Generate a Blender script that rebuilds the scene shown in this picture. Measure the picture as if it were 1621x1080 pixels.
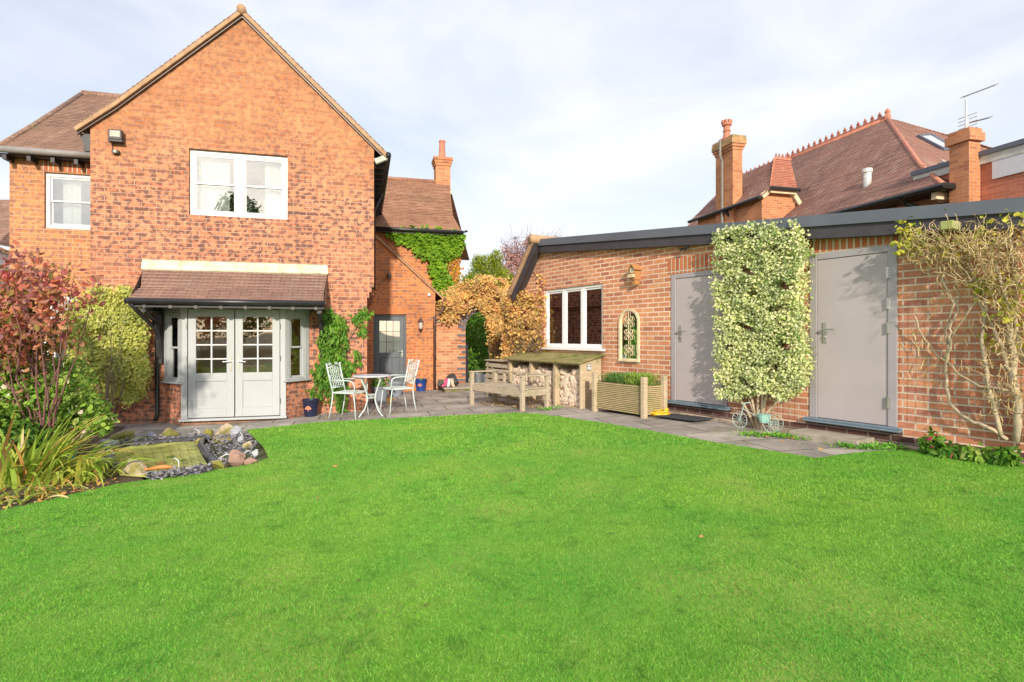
import bpy, bmesh, math, random
import numpy as np
from mathutils import Vector, Matrix
from mathutils.geometry import tessellate_polygon
random.seed(11); RS=np.random.RandomState(5)
for o in list(bpy.data.objects): bpy.data.objects.remove(o)
sc=bpy.context.scene; C=sc.collection
R=math.radians
# ---------------------------------------------------------------- camera
F=880.; CX=810.5; HY=533.; CH=1.49
cd=bpy.data.cameras.new('camera'); cam=bpy.data.objects.new('camera',cd); C.objects.link(cam)
cam.location=(0,0,CH); cam.rotation_euler=(R(90),0,0)
cd.sensor_width=36; cd.lens=36*F/1621; cd.shift_y=-7/1621; cd.clip_start=.05; cd.clip_end=2000
sc.camera=cam
# ---------------------------------------------------------------- world, sun, exposure
SE,SA=21.,-7.           # sun elevation, heading of the light from +Y towards +X
w=bpy.data.worlds.new('World'); sc.world=w; w.use_nodes=True
nt=w.node_tree; N=nt.nodes; LK=nt.links
bg=N['Background']
sky=N.new('ShaderNodeTexSky'); sky.sky_type='NISHITA'; sky.sun_disc=False
sky.sun_elevation=R(SE); sky.sun_rotation=R(180+SA); sky.air_density=1.0; sky.dust_density=1.5
tc=N.new('ShaderNodeTexCoord'); mp=N.new('ShaderNodeMapping'); mp.inputs['Scale'].default_value=(1.3,1.3,3.4)
mp.inputs['Rotation'].default_value=(0,R(12),R(25))
nz=N.new('ShaderNodeTexNoise'); nz.inputs['Scale'].default_value=1.7; nz.inputs['Detail'].default_value=6; nz.inputs['Roughness'].default_value=.52; nz.inputs['Distortion'].default_value=.35
cr=N.new('ShaderNodeValToRGB'); cr.color_ramp.elements[0].position=.36; cr.color_ramp.elements[1].position=.66
cr.color_ramp.elements[0].color=(.55,.55,.55,1); cr.color_ramp.elements[1].color=(.97,.97,.97,1)
mx=N.new('ShaderNodeMix'); mx.data_type='RGBA'; mx.inputs[7].default_value=(6.0,6.12,6.6,1)
LK.new(tc.outputs['Generated'],mp.inputs['Vector']); LK.new(mp.outputs[0],nz.inputs['Vector']); LK.new(nz.outputs['Fac'],cr.inputs[0])
LK.new(cr.outputs[0],mx.inputs[0]); LK.new(sky.outputs[0],mx.inputs[6]); LK.new(mx.outputs[2],bg.inputs[0])
bg.inputs[1].default_value=.115
sl=bpy.data.lights.new('sun','SUN'); sl.energy=3.05; sl.angle=R(1.8); sl.color=(1,.89,.74)
so=bpy.data.objects.new('sun',sl); C.objects.link(so)
ld=Vector((math.sin(R(SA))*math.cos(R(SE)),math.cos(R(SA))*math.cos(R(SE)),-math.sin(R(SE))))
so.rotation_euler=ld.to_track_quat('-Z','Y').to_euler(); so.location=(-6,-18,9)
sc.view_settings.view_transform='Standard'; sc.view_settings.look='None'; sc.view_settings.exposure=0.60; sc.view_settings.gamma=1
# ---------------------------------------------------------------- pixel <-> place helpers
def ray(px,py): return Vector(((px-CX)/F,1,-(py-HY)/F))
def zg(X): return .045*(min(max(X,-5),2.5)+4.5)
def G(px,py,dz=0):
    r=ray(px,py); k=8.
    for _ in range(30): k=(CH-zg(r.x*k)-dz)/max(-r.z,1e-3)*.5+k*.5
    return Vector((r.x*k,k,zg(r.x*k)+dz))
def loc(fr,px,py,ly=0):
    ox,oy,a=fr; r=ray(px,py); c,s=math.cos(a),math.sin(a)
    k=(ly+(-s*ox+c*oy))/(-s*r.x+c*r.y)
    x,y=r.x*k,k
    return Vector((c*(x-ox)+s*(y-oy),ly,CH+r.z*k))
def locx(fr,px,py,lx=0):      # plane local x = lx
    ox,oy,a=fr; r=ray(px,py); c,s=math.cos(a),math.sin(a)
    k=(lx+(c*ox+s*oy))/(c*r.x+s*r.y); x,y=r.x*k,k
    return Vector((lx,-s*(x-ox)+c*(y-oy),CH+r.z*k))
def to_local(fr,p):
    ox,oy,a=fr; c,s=math.cos(a),math.sin(a); x,y=p[0]-ox,p[1]-oy
    return Vector((c*x+s*y,-s*x+c*y,p[2] if len(p)>2 else 0))
def to_world(fr,p):
    ox,oy,a=fr; c,s=math.cos(a),math.sin(a)
    return Vector((ox+c*p[0]-s*p[1],oy+s*p[0]+c*p[1],p[2]))
HF=((370-CX)/F*10.06,10.06,math.atan2(1,(4100-CX)/F))
dG=F/78.3; GF=((862-CX)/F*dG,dG,math.atan2(-1,(CX-250)/F))
NF=((1405-CX)/F*18,18,HF[2])
def H(px,py,ly=0): return loc(HF,px,py,ly)
def Ga(px,py,ly=0): return loc(GF,px,py,ly)
# ---------------------------------------------------------------- objects
def tag(o,label=None,cat=None,group=None,kind=None):
    if label: o['label']=label
    if cat: o['category']=cat
    if group: o['group']=group
    if kind: o['kind']=kind
    return o
def thing(name,label,cat,at=(0,0,0),rz=0,group=None):
    o=bpy.data.objects.new(name,None); C.objects.link(o); o.location=at; o.rotation_euler=(0,0,rz); o.empty_display_size=.2
    return tag(o,label,cat,group)
def copy_tree(o,parent=None):
    c=o.copy(); C.objects.link(c); c.parent=parent
    for ch in o.children: copy_tree(ch,c)
    return c
def box_uv(me):
    if not len(me.polygons): return
    uvl=me.uv_layers.new(name='UVMap')
    nl=len(me.loops); co=np.empty(len(me.vertices)*3); me.vertices.foreach_get('co',co); co=co.reshape(-1,3)
    vi=np.empty(nl,int); me.loops.foreach_get('vertex_index',vi)
    pn=np.empty(len(me.polygons)*3); me.polygons.foreach_get('normal',pn); pn=pn.reshape(-1,3)
    lt=np.empty(len(me.polygons),int); me.polygons.foreach_get('loop_total',lt)
    n=np.repeat(pn,lt,axis=0); p=co[vi]
    t=np.stack([-n[:,1],n[:,0],np.zeros(nl)],1); ln=np.linalg.norm(t,axis=1); flat=ln<.15
    t[flat]=(1,0,0); ln[flat]=1; t/=ln[:,None]
    neg=(t[:,0]+.01*t[:,1])<0; t[neg]*=-1
    b=np.cross(n,t); b[flat]=(0,1,0); nb=b[:,2]<0; b[nb&~flat]*=-1
    uv=np.stack([(p*t).sum(1),(p*b).sum(1)],1)
    uvl.data.foreach_set('uv',uv.ravel().astype(np.float32))
class MB:
    def __init__(s): s.v=[]; s.f=[]
    def add(s,vs,fs):
        k=len(s.v); s.v+= [tuple(v) for v in vs]; s.f+=[tuple(i+k for i in f) for f in fs]; return s
    def box(s,x0,x1,y0,y1,z0,z1):
        return s.add([(x0,y0,z0),(x1,y0,z0),(x1,y1,z0),(x0,y1,z0),(x0,y0,z1),(x1,y0,z1),(x1,y1,z1),(x0,y1,z1)],
          [(0,3,2,1),(4,5,6,7),(0,1,5,4),(1,2,6,5),(2,3,7,6),(3,0,4,7)])
    def bar(s,p0,p1,w,h,up=(0,0,1)):     # rectangular bar from p0 to p1
        p0,p1=Vector(p0),Vector(p1); d=(p1-p0).normalized(); u=Vector(up)
        a=d.cross(u)
        if a.length<1e-3: a=d.cross(Vector((1,0,0)))
        a.normalize(); b=a.cross(d).normalized(); a*=w/2; b*=h/2
        vs=[p0-a-b,p0+a-b,p0+a+b,p0-a+b,p1-a-b,p1+a-b,p1+a+b,p1-a+b]
        return s.add(vs,[(3,2,1,0),(4,5,6,7),(0,1,5,4),(1,2,6,5),(2,3,7,6),(3,0,4,7)])
    def tube(s,pts,r,n=8,cap=True):
        pts=[Vector(p) for p in pts]; rs=r if isinstance(r,(list,tuple)) else [r]*len(pts)
        k=len(s.v); prev=None
        for i,p in enumerate(pts):
            d=(pts[min(i+1,len(pts)-1)]-pts[max(i-1,0)])
            d=d.normalized() if d.length>1e-9 else Vector((0,0,1))
            if prev is None:
                a=d.cross(Vector((0,0,1)))
                if a.length<.1: a=d.cross(Vector((1,0,0)))
            else: a=prev-d*prev.dot(d)
            a.normalize(); prev=a; b=d.cross(a)
            for j in range(n):
                t=2*math.pi*j/n; s.v.append(tuple(p+(a*math.cos(t)+b*math.sin(t))*rs[i]))
        for i in range(len(pts)-1):
            for j in range(n):
                q=(j+1)%n; s.f.append((k+i*n+j,k+i*n+q,k+(i+1)*n+q,k+(i+1)*n+j))
        if cap: s.f.append(tuple(k+j for j in range(n))[::-1]); s.f.append(tuple(k+(len(pts)-1)*n+j for j in range(n)))
        return s
    def lathe(s,prof,n=20,at=(0,0,0)):
        k=len(s.v)
        for r,z in prof:
            for j in range(n):
                t=2*math.pi*j/n; s.v.append((at[0]+r*math.cos(t),at[1]+r*math.sin(t),at[2]+z))
        for i in range(len(prof)-1):
            for j in range(n):
                q=(j+1)%n; s.f.append((k+i*n+j,k+i*n+q,k+(i+1)*n+q,k+(i+1)*n+j))
        s.f.append(tuple(k+j for j in range(n))[::-1]); s.f.append(tuple(k+(len(prof)-1)*n+j for j in range(n)))
        return s
    def poly(s,pts): return s.add(pts,[tuple(range(len(pts)))])
    def slab(s,outer,holes,y0,y1,T=None):   # outer/holes in (x,z); thick wall between local y0 (front) and y1
        T=T or (lambda x,y,z:(x,y,z))
        loops=[[Vector((a,b,0)) for a,b in outer]]+[[Vector((a,b,0)) for a,b in h] for h in holes]
        tris=tessellate_polygon(loops); flat=[p for l in loops for p in l]
        vs=[T(p.x,y0,p.y) for p in flat]+[T(p.x,y1,p.y) for p in flat]; n=len(flat); fs=[]
        for t in tris:
            a,b,c=[flat[i] for i in t]
            if (b-a).cross(c-a).z<0: t=t[::-1]
            fs.append(tuple(t)); fs.append(tuple(i+n for i in t[::-1]))
        k=0
        for l in loops:
            m=len(l)
            for j in range(m):
                q=(j+1)%m; fs.append((k+j,k+j+n,k+q+n,k+q))
            k+=m
        return s.add(vs,fs)
    def build(s,name,mat,parent=None,smooth=False,bevel=0,uv=True,fix=False,at=None,rz=0):
        me=bpy.data.meshes.new(name); me.from_pydata(s.v,[],s.f)
        if fix:
            b=bmesh.new(); b.from_mesh(me); bmesh.ops.recalc_face_normals(b,faces=b.faces); b.to_mesh(me); b.free()
        me.update()
        if uv: box_uv(me)
        if smooth: me.polygons.foreach_set('use_smooth',[True]*len(me.polygons))
        me.materials.append(mat); o=bpy.data.objects.new(name,me); C.objects.link(o); o.parent=parent
        if at is not None: o.location=at; o.rotation_euler=(0,0,rz)
        if bevel:
            m=o.modifiers.new('bevel','BEVEL'); m.width=bevel; m.segments=2; m.limit_method='ANGLE'; m.angle_limit=R(40)
        return o
def bx(*a): return MB().box(*a)
# ---------------------------------------------------------------- materials
MC={}
def newmat(n):
    m=bpy.data.materials.new(n); m.use_nodes=True; nt=m.node_tree; return m,nt,nt.nodes,nt.links,nt.nodes['Principled BSDF']
def ramp(N,stops,interp='LINEAR'):
    r=N.new('ShaderNodeValToRGB'); cr=r.color_ramp; cr.interpolation=interp
    while len(cr.elements)<len(stops): cr.elements.new(.5)
    for e,(p,c) in zip(cr.elements,stops): e.position=p; e.color=(*c,1)
    return r
def mix(N,L,a,b,fac,mode='MIX'):
    m=N.new('ShaderNodeMix'); m.data_type='RGBA'; m.blend_type=mode
    for s,v in ((m.inputs[0],fac),(m.inputs[6],a),(m.inputs[7],b)):
        if hasattr(v,'is_linked') or hasattr(v,'links'): L.new(v,s)
        elif isinstance(v,(tuple,list)): s.default_value=(*v,1)
        else: s.default_value=v
    return m.outputs[2]
def noise(N,L,vec,scale,detail=4,rough=.55,dist=0):
    n=N.new('ShaderNodeTexNoise'); n.inputs['Scale'].default_value=scale; n.inputs['Detail'].default_value=detail; n.inputs['Roughness'].default_value=rough
    n.inputs['Distortion'].default_value=dist
    if vec is not None: L.new(vec,n.inputs['Vector'])
    return n.outputs['Fac']
def bump(N,L,h,p,st=.3,dist=.01,prev=None):
    b=N.new('ShaderNodeBump'); b.inputs['Strength'].default_value=st; b.inputs['Distance'].default_value=dist
    L.new(h,b.inputs['Height'])
    if prev: L.new(prev,b.inputs['Normal'])
    if p: L.new(b.outputs[0],p.inputs['Normal'])
    return b.outputs[0]
def spread(N,L,fac,lo,hi):
    m=N.new('ShaderNodeMapRange'); m.inputs[1].default_value=lo; m.inputs[2].default_value=hi; L.new(fac,m.inputs[0]); return m.outputs[0]
def plain(n,col,rough=.6,metal=0,var=.12,vs=6,bmp=0,bs=60,spec=.5,coat=0):
    if n in MC: return MC[n]
    m,nt,N,L,p=newmat(n); t=N.new('ShaderNodeTexCoord')
    f=noise(N,L,t.outputs['Object'],vs,5); f=spread(N,L,f,.3,.7)
    c=mix(N,L,tuple(x*(1-var) for x in col),tuple(min(1,x*(1+var)) for x in col),f)
    L.new(c,p.inputs['Base Color']); p.inputs['Roughness'].default_value=rough; p.inputs['Metallic'].default_value=metal
    p.inputs['Specular IOR Level'].default_value=spec
    if bmp: bump(N,L,noise(N,L,t.outputs['Object'],bs,4),p,bmp,.01)
    MC[n]=m; return m
def brick(n,pal,mortar,bw=.225,rh=.075,ms=.009,blotch=None,blf=.5,rough=.9,stain=.25,offs=.5,bst=.6,weather=None,blz=None,up=None):
    m,nt,N,L,p=newmat(n); uv=N.new('ShaderNodeUVMap').outputs[0]
    b=N.new('ShaderNodeTexBrick'); b.inputs['Scale'].default_value=1; b.inputs['Color1'].default_value=(0,0,0,1); b.inputs['Color2'].default_value=(1,1,1,1)
    b.inputs['Mortar'].default_value=(.5,.5,.5,1); b.inputs['Mortar Size'].default_value=ms; b.inputs['Mortar Smooth'].default_value=.25
    b.inputs['Brick Width'].default_value=bw; b.inputs['Row Height'].default_value=rh; b.offset=offs
    # jitter the joints a little
    L.new(uv,b.inputs['Vector'])
    st=[(i/(len(pal)-1) if len(pal)>1 else 0,c) for i,c in enumerate(pal)]
    r=ramp(N,st); L.new(b.outputs['Color'],r.inputs[0]); col=r.outputs[0]
    fine=spread(N,L,noise(N,L,uv,38,5,.7),.25,.75); col=mix(N,L,col,mix(N,L,(.62,.62,.62),(1.25,1.25,1.25),fine),.75,'MULTIPLY')
    if blotch:
        mpn=N.new('ShaderNodeMapping'); mpn.inputs['Scale'].default_value=(10.5,11.5,1); L.new(uv,mpn.inputs['Vector'])
        bl=noise(N,L,mpn.outputs[0],1,2,.5); bl=spread(N,L,bl,blf,blf+.12)
        big=spread(N,L,noise(N,L,uv,.55,3),.15,.45)
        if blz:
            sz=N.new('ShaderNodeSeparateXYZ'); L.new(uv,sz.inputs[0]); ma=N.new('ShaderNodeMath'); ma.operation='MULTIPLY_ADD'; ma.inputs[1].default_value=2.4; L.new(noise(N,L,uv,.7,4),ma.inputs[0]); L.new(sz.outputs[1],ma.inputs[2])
            zr=N.new('ShaderNodeMapRange'); zr.inputs[1].default_value=blz+1.9; zr.inputs[2].default_value=blz+.6; zr.inputs[3].default_value=.45; zr.inputs[4].default_value=1; L.new(ma.outputs[0],zr.inputs[0])  # lower wall blotchier and pinker: partly true mottling, partly shade put into the colour
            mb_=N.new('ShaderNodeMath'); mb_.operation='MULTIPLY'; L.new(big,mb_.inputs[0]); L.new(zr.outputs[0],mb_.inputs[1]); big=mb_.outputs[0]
        mm=N.new('ShaderNodeMath'); mm.operation='MULTIPLY'; L.new(bl,mm.inputs[0]); L.new(big,mm.inputs[1])
        m2=N.new('ShaderNodeMath'); m2.operation='MULTIPLY'; m2.inputs[1].default_value=.88; L.new(mm.outputs[0],m2.inputs[0])
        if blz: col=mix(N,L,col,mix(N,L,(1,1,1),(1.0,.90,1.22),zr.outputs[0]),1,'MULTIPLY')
        col=mix(N,L,col,blotch,m2.outputs[0])
    mfac=b.outputs['Fac']
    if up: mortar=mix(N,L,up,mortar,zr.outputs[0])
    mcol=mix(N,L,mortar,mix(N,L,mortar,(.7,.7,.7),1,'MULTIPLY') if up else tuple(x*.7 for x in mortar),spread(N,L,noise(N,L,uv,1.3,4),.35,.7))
    col=mix(N,L,col,mcol,mfac)
    s=spread(N,L,noise(N,L,uv,.8,5,.6,.4),.35,.72)
    col=mix(N,L,col,mix(N,L,(1-stain,)*3,(1.08,1.05,1.02),s),1,'MULTIPLY')
    if weather:     # greenish / sooty tide near the ground (v close to zero)
        sx=N.new('ShaderNodeSeparateXYZ'); L.new(uv,sx.inputs[0])
        ad=N.new('ShaderNodeMath'); ad.operation='MULTIPLY_ADD'; ad.inputs[1].default_value=.35; L.new(noise(N,L,uv,3,4),ad.inputs[0]); L.new(sx.outputs[1],ad.inputs[2])
        wv=N.new('ShaderNodeMapRange'); wv.inputs[1].default_value=weather[0]+.42; wv.inputs[2].default_value=weather[0]+.02; L.new(ad.outputs[0],wv.inputs[0])
        col=mix(N,L,col,weather[1],wv.outputs[0])
    L.new(col,p.inputs['Base Color']); p.inputs['Roughness'].default_value=rough; p.inputs['Specular IOR Level'].default_value=.2
    inv=N.new('ShaderNodeMath'); inv.operation='SUBTRACT'; inv.inputs[0].default_value=1; L.new(mfac,inv.inputs[1])
    b1=bump(N,L,inv.outputs[0],None,bst,.006); bump(N,L,fine,p,.25,.004,b1)
    MC[n]=m; return m
def timber(n,a,b_,moss=None,scale=1,rough=.85):
    m,nt,N,L,p=newmat(n); t=N.new('ShaderNodeTexCoord'); mpn=N.new('ShaderNodeMapping'); mpn.inputs['Scale'].default_value=(3*scale,3*scale,28*scale)
    L.new(t.outputs['Object'],mpn.inputs[0]); f=spread(N,L,noise(N,L,mpn.outputs[0],2,6,.65,.6),.3,.7)
    c=mix(N,L,a,b_,f)
    if moss: c=mix(N,L,c,moss,spread(N,L,noise(N,L,t.outputs['Object'],3.2,5,.6),.5,.68))
    L.new(c,p.inputs['Base Color']); p.inputs['Roughness'].default_value=rough; p.inputs['Specular IOR Level'].default_value=.2
    bump(N,L,f,p,.35,.004); MC[n]=m; return m
def leaf(n,pal,trans=.35,rough=.55,wi=None):
    m,nt,N,L,p=newmat(n); g=N.new('ShaderNodeNewGeometry')
    r=ramp(N,[(i/(len(pal)-1),c) for i,c in enumerate(pal)]); L.new(g.outputs['Random Per Island'],r.inputs[0])
    t=N.new('ShaderNodeTexCoord'); f=spread(N,L,noise(N,L,t.outputs['Object'],3.1,3),.3,.7)
    c=mix(N,L,r.outputs[0],mix(N,L,(.72,.78,.7),(1.2,1.14,1.0),f),1,'MULTIPLY')
    L.new(c,p.inputs['Base Color']); p.inputs['Roughness'].default_value=rough; p.inputs['Specular IOR Level'].default_value=.3
    tr=N.new('ShaderNodeBsdfTranslucent'); L.new(c,tr.inputs[0]); ms=N.new('ShaderNodeMixShader'); ms.inputs[0].default_value=trans
    L.new(p.outputs[0],ms.inputs[1]); L.new(tr.outputs[0],ms.inputs[2]); L.new(ms.outputs[0],N['Material Output'].inputs[0]); MC[n]=m; return m
def glass(n,refl=.25,tint=(.9,.93,.92)):
    m,nt,N,L,p=newmat(n); N.remove(p)
    gl=N.new('ShaderNodeBsdfGlossy'); gl.inputs['Roughness'].default_value=.01; gl.inputs[0].default_value=(.95,.97,1,1)
    tr=N.new('ShaderNodeBsdfTransparent'); tr.inputs[0].default_value=(*tint,1)
    lw=N.new('ShaderNodeLayerWeight'); lw.inputs[0].default_value=.3
    mr=N.new('ShaderNodeMapRange'); mr.inputs[3].default_value=refl; mr.inputs[4].default_value=1; L.new(lw.outputs['Fresnel'],mr.inputs[0])
    t=N.new('ShaderNodeTexCoord'); nn=noise(N,L,t.outputs['Object'],1.4,1); bump(N,L,nn,None,.03,.1)
    b=N.new('ShaderNodeBump'); b.inputs['Strength'].default_value=.08; b.inputs['Distance'].default_value=.05; L.new(nn,b.inputs['Height']); L.new(b.outputs[0],gl.inputs['Normal'])
    ms=N.new('ShaderNodeMixShader'); L.new(mr.outputs[0],ms.inputs[0]); L.new(tr.outputs[0],ms.inputs[1]); L.new(gl.outputs[0],ms.inputs[2])
    L.new(ms.outputs[0],N['Material Output'].inputs[0]); MC[n]=m; return m
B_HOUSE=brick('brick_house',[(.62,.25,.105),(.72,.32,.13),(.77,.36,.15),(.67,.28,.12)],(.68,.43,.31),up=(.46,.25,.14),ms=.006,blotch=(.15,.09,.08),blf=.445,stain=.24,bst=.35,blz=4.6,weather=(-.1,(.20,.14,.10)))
B_LEFT=brick('brick_left_wing',[(.60,.235,.105),(.70,.30,.13),(.75,.34,.15),(.65,.27,.12)],(.74,.46,.30),ms=.006,blotch=(.34,.17,.12),blf=.46,stain=.15,bst=.35)
B_WING=brick('brick_wing',[(.66,.22,.08),(.78,.31,.12),(.74,.27,.10),(.52,.19,.10)],(.76,.48,.30),ms=.006,stain=.3,blotch=(.32,.16,.11),blf=.5)
B_GAR=brick('brick_garage',[(.48,.19,.13),(.72,.30,.165),(.78,.38,.21),(.58,.235,.145),(.74,.33,.175)],(.95,.76,.60),ms=.009,stain=.25,bst=.35)
B_WALL=brick('brick_garden_wall',[(.46,.17,.09),(.68,.27,.12),(.72,.38,.2),(.56,.2,.1)],(.7,.55,.4),stain=.35)
B_DARK=brick('brick_plinth',[(.10,.055,.05),(.16,.08,.07),(.2,.10,.08)],(.35,.28,.24),stain=.4)
B_SOLD=brick('brick_soldier',[(.50,.14,.07),(.68,.25,.11),(.60,.20,.09)],(.72,.62,.50),bw=.075,rh=.225,ms=.011,offs=0)
B_NEI=brick('brick_neighbour',[(.50,.19,.10),(.74,.32,.15),(.66,.26,.12)],(.72,.46,.30),ms=.007,stain=.3)
B_NEI2=brick('brick_extension',[(.50,.17,.10),(.62,.23,.14)],(.6,.34,.24),ms=.006,stain=.1)
def tiles(n,pal,bw=.165,rh=.1,moss=None,mf=.6):
    m=brick(n,pal,tuple(x*.35 for x in pal[0]),bw=bw,rh=rh,ms=.004,stain=.3,bst=.3)
    if moss:
        nt=m.node_tree; N=nt.nodes; L=nt.links; p=N['Principled BSDF']; src=p.inputs['Base Color'].links[0].from_socket
        t=N.new('ShaderNodeTexCoord'); f=spread(N,L,noise(N,L,t.outputs['Object'],1.6,6,.65),mf,mf+.1)
        L.new(mix(N,L,src,moss,f),p.inputs['Base Color'])
    return m
T_BROWN=tiles('tile_brown',[(.27,.175,.14),(.42,.27,.20),(.34,.20,.16),(.48,.32,.235)],moss=(.22,.2,.1),mf=.62)
T_CAN=tiles('tile_canopy',[(.30,.19,.16),(.44,.28,.225),(.36,.22,.185),(.42,.30,.24)],moss=(.42,.36,.04),mf=.66)
T_WING=tiles('tile_wing',[(.34,.18,.125),(.48,.26,.165),(.40,.21,.14),(.52,.31,.2)],moss=(.3,.22,.12),mf=.6)
T_RED=tiles('tile_red',[(.33,.19,.155),(.47,.27,.22),(.40,.225,.185),(.53,.36,.29)],bw=.18,rh=.115)
T_PINK=tiles('tile_hip',[(.52,.20,.13),(.62,.27,.18)],bw=.18,rh=.115)
VERGE=plain('verge_mortar',(.47,.29,.17),.9,var=.25,vs=9,bmp=.5)
TERRA=plain('terracotta',(.55,.22,.14),.8,var=.18)
WHITE=plain('white_upvc',(.66,.67,.69),.35,var=.03)
SAGE=plain('pale_grey_paint',(.43,.455,.465),.45,var=.04,vs=2)
GREYDOOR=plain('grey_steel_paint',(.46,.405,.415),.45,var=.07,vs=1.5,bmp=.05,bs=8)
GREYFRAME=plain('grey_frame_paint',(.38,.35,.375),.4,var=.05)
ANTH=plain('anthracite_paint',(.105,.125,.145),.4,var=.08)
SILL=plain('blue_grey_sill',(.16,.22,.27),.4,var=.15)
BLACK=plain('black_timber_paint',(.025,.024,.028),.45,var=.3)
BLACKP=plain('black_plastic',(.022,.022,.025),.35,var=.2)
BROWNP=plain('brown_pipe',(.09,.045,.035),.4,var=.2)
LEAD=plain('lead_flashing',(.55,.56,.50),.7,var=.25,vs=5)
LEADY=plain('lichened_flashing',(.62,.62,.44),.85,var=.35,vs=4,bmp=.2)
FASCIA=plain('slate_grey_trim',(.12,.135,.17),.45,var=.1,vs=1.5)
FASCIA2=plain('dark_fascia',(.055,.05,.06),.55,var=.15)
FELT=plain('roof_felt',(.14,.14,.15),.9,bmp=.3)
ROOM=plain('room_wall',(.85,.62,.36),.9,var=.1,vs=1)
ROOMD=plain('room_dark',(.42,.43,.46),.9)
CURT=plain('net_curtain',(.60,.60,.585),.9,var=.05)
GL_UP=glass('glass_upper',.22); GL_BAY=glass('glass_bay',.09,(.96,.95,.9)); GL_GAR=glass('glass_garage',.30); GL_DOOR=glass('glass_door',.35)
METAL=plain('brushed_steel',(.55,.55,.53),.3,metal=.9)
CHAIRP=plain('duck_egg_metal_paint',(.60,.68,.67),.4,var=.08)
TABLEP=plain('table_top_paint',(.62,.64,.72),.35,var=.08)
OAK=timber('weathered_oak',(.34,.28,.20),(.58,.50,.39),moss=(.34,.31,.20))
STORE=timber('store_timber',(.40,.31,.20),(.64,.53,.38),moss=(.33,.29,.16))
STORER=timber('store_roof_boards',(.24,.20,.09),(.42,.37,.16),moss=(.17,.19,.05))
GROOVE=timber('groove_shade_timber',(.13,.105,.05),(.22,.18,.09))  # grimy recess timber, darkened further to paint in the grooves' shade
DECK=timber('planter_boards',(.36,.28,.13),(.62,.50,.30),moss=(.36,.34,.13),scale=1.5)
PINE=timber('orange_softwood',(.38,.18,.07),(.54,.28,.12))
LOGE=timber('split_log',(.62,.46,.34),(.90,.78,.66),scale=2)
BARK=plain('bark',(.20,.145,.09),.95,var=.3,vs=20,bmp=.6,bs=40)
STEMP=plain('pale_stem',(.48,.39,.27),.9,var=.25,vs=14,bmp=.4,bs=50)
NAVY=plain('navy_glaze',(.018,.022,.06),.18,var=.2)
BLUEP=plain('blue_glaze',(.02,.06,.26),.2,var=.2)
GREYP=plain('grey_pot',(.22,.25,.30),.7,var=.15)
YELL=plain('yellow_plastic',(.80,.48,.03),.45)
MATD=plain('door_mat',(.045,.05,.055),.95,var=.4,vs=60,bmp=.8,bs=90)
BRASS=plain('brass_lantern',(.42,.25,.12),.45,metal=.3)
CREAMP=plain('cream_shabby_paint',(.72,.58,.38),.8,var=.2,vs=12)
WHITE2=plain('white_window_paint',(.86,.87,.88),.35,var=.03)
MIR=plain('mirror_glass',(.85,.87,.87),.02,metal=1,var=.01)
TURQ=plain('turquoise_paint',(.10,.50,.62),.5,var=.2)
MINT=plain('mint_verdigris',(.42,.55,.48),.6,var=.3,vs=20)
SLABM=None
def paving():
    m,nt,N,L,p=newmat('paving'); t=N.new('ShaderNodeTexCoord'); mpn=N.new('ShaderNodeMapping'); mpn.inputs['Rotation'].default_value=(0,0,R(-15)); L.new(t.outputs['Object'],mpn.inputs[0])
    b=N.new('ShaderNodeTexBrick'); b.inputs['Scale'].default_value=1; b.inputs['Brick Width'].default_value=.75; b.inputs['Row Height'].default_value=.6; b.inputs['Mortar Size'].default_value=.011
    b.inputs['Color1'].default_value=(.31,.285,.265,1); b.inputs['Color2'].default_value=(.47,.435,.405,1); b.inputs['Mortar'].default_value=(.10,.095,.07,1); b.inputs['Mortar Smooth'].default_value=.2
    L.new(mpn.outputs[0],b.inputs['Vector']); f=spread(N,L,noise(N,L,t.outputs['Object'],2.3,7,.65,.3),.3,.7)
    c=mix(N,L,b.outputs['Color'],mix(N,L,(.62,.62,.60),(1.22,1.18,1.12),f),1,'MULTIPLY')
    f2=spread(N,L,noise(N,L,t.outputs['Object'],19,6,.75),.56,.75); c=mix(N,L,c,(.58,.53,.48),f2)
    f3=spread(N,L,noise(N,L,t.outputs['Object'],1.1,5,.6),.58,.72); c=mix(N,L,c,(.17,.165,.085),f3)
    L.new(c,p.inputs['Base Color']); p.inputs['Roughness'].default_value=.8; p.inputs['Specular IOR Level'].default_value=.25
    b1=bump(N,L,b.outputs['Fac'],None,-.5,.006); bump(N,L,f,p,.25,.01,b1); return m
PAVE=paving()
STONE=plain('step_stone',(.36,.32,.25),.9,var=.3,vs=5,bmp=.4,bs=30)
def rockm(n,a,b_,moss,mf):
    m,nt,N,L,p=newmat(n); t=N.new('ShaderNodeTexCoord'); f=spread(N,L,noise(N,L,t.outputs['Object'],9,6,.7),.3,.7); c=mix(N,L,a,b_,f)
    g=spread(N,L,noise(N,L,t.outputs['Object'],6,4),mf,mf+.12); c=mix(N,L,c,moss,g)
    L.new(c,p.inputs['Base Color']); p.inputs['Roughness'].default_value=.9; bump(N,L,noise(N,L,t.outputs['Object'],14,6,.7),p,.6,.02); MC[n]=m; return m
RK={'moss':rockm('rock_mossy',(.30,.22,.10),(.42,.32,.2),(.22,.22,.04),.42),'cream':rockm('rock_cream',(.36,.29,.19),(.60,.51,.37),(.27,.25,.08),.5),
    'grey':rockm('rock_grey',(.30,.32,.37),(.48,.50,.55),(.3,.3,.2),.7),'red':rockm('rock_red',(.30,.17,.13),(.42,.28,.22),(.28,.26,.08),.66),
    'tan':rockm('rock_tan',(.48,.30,.14),(.64,.45,.26),(.3,.28,.1),.62),'white':rockm('rock_white',(.38,.39,.41),(.56,.57,.58),(.4,.4,.3),.7)}
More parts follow.
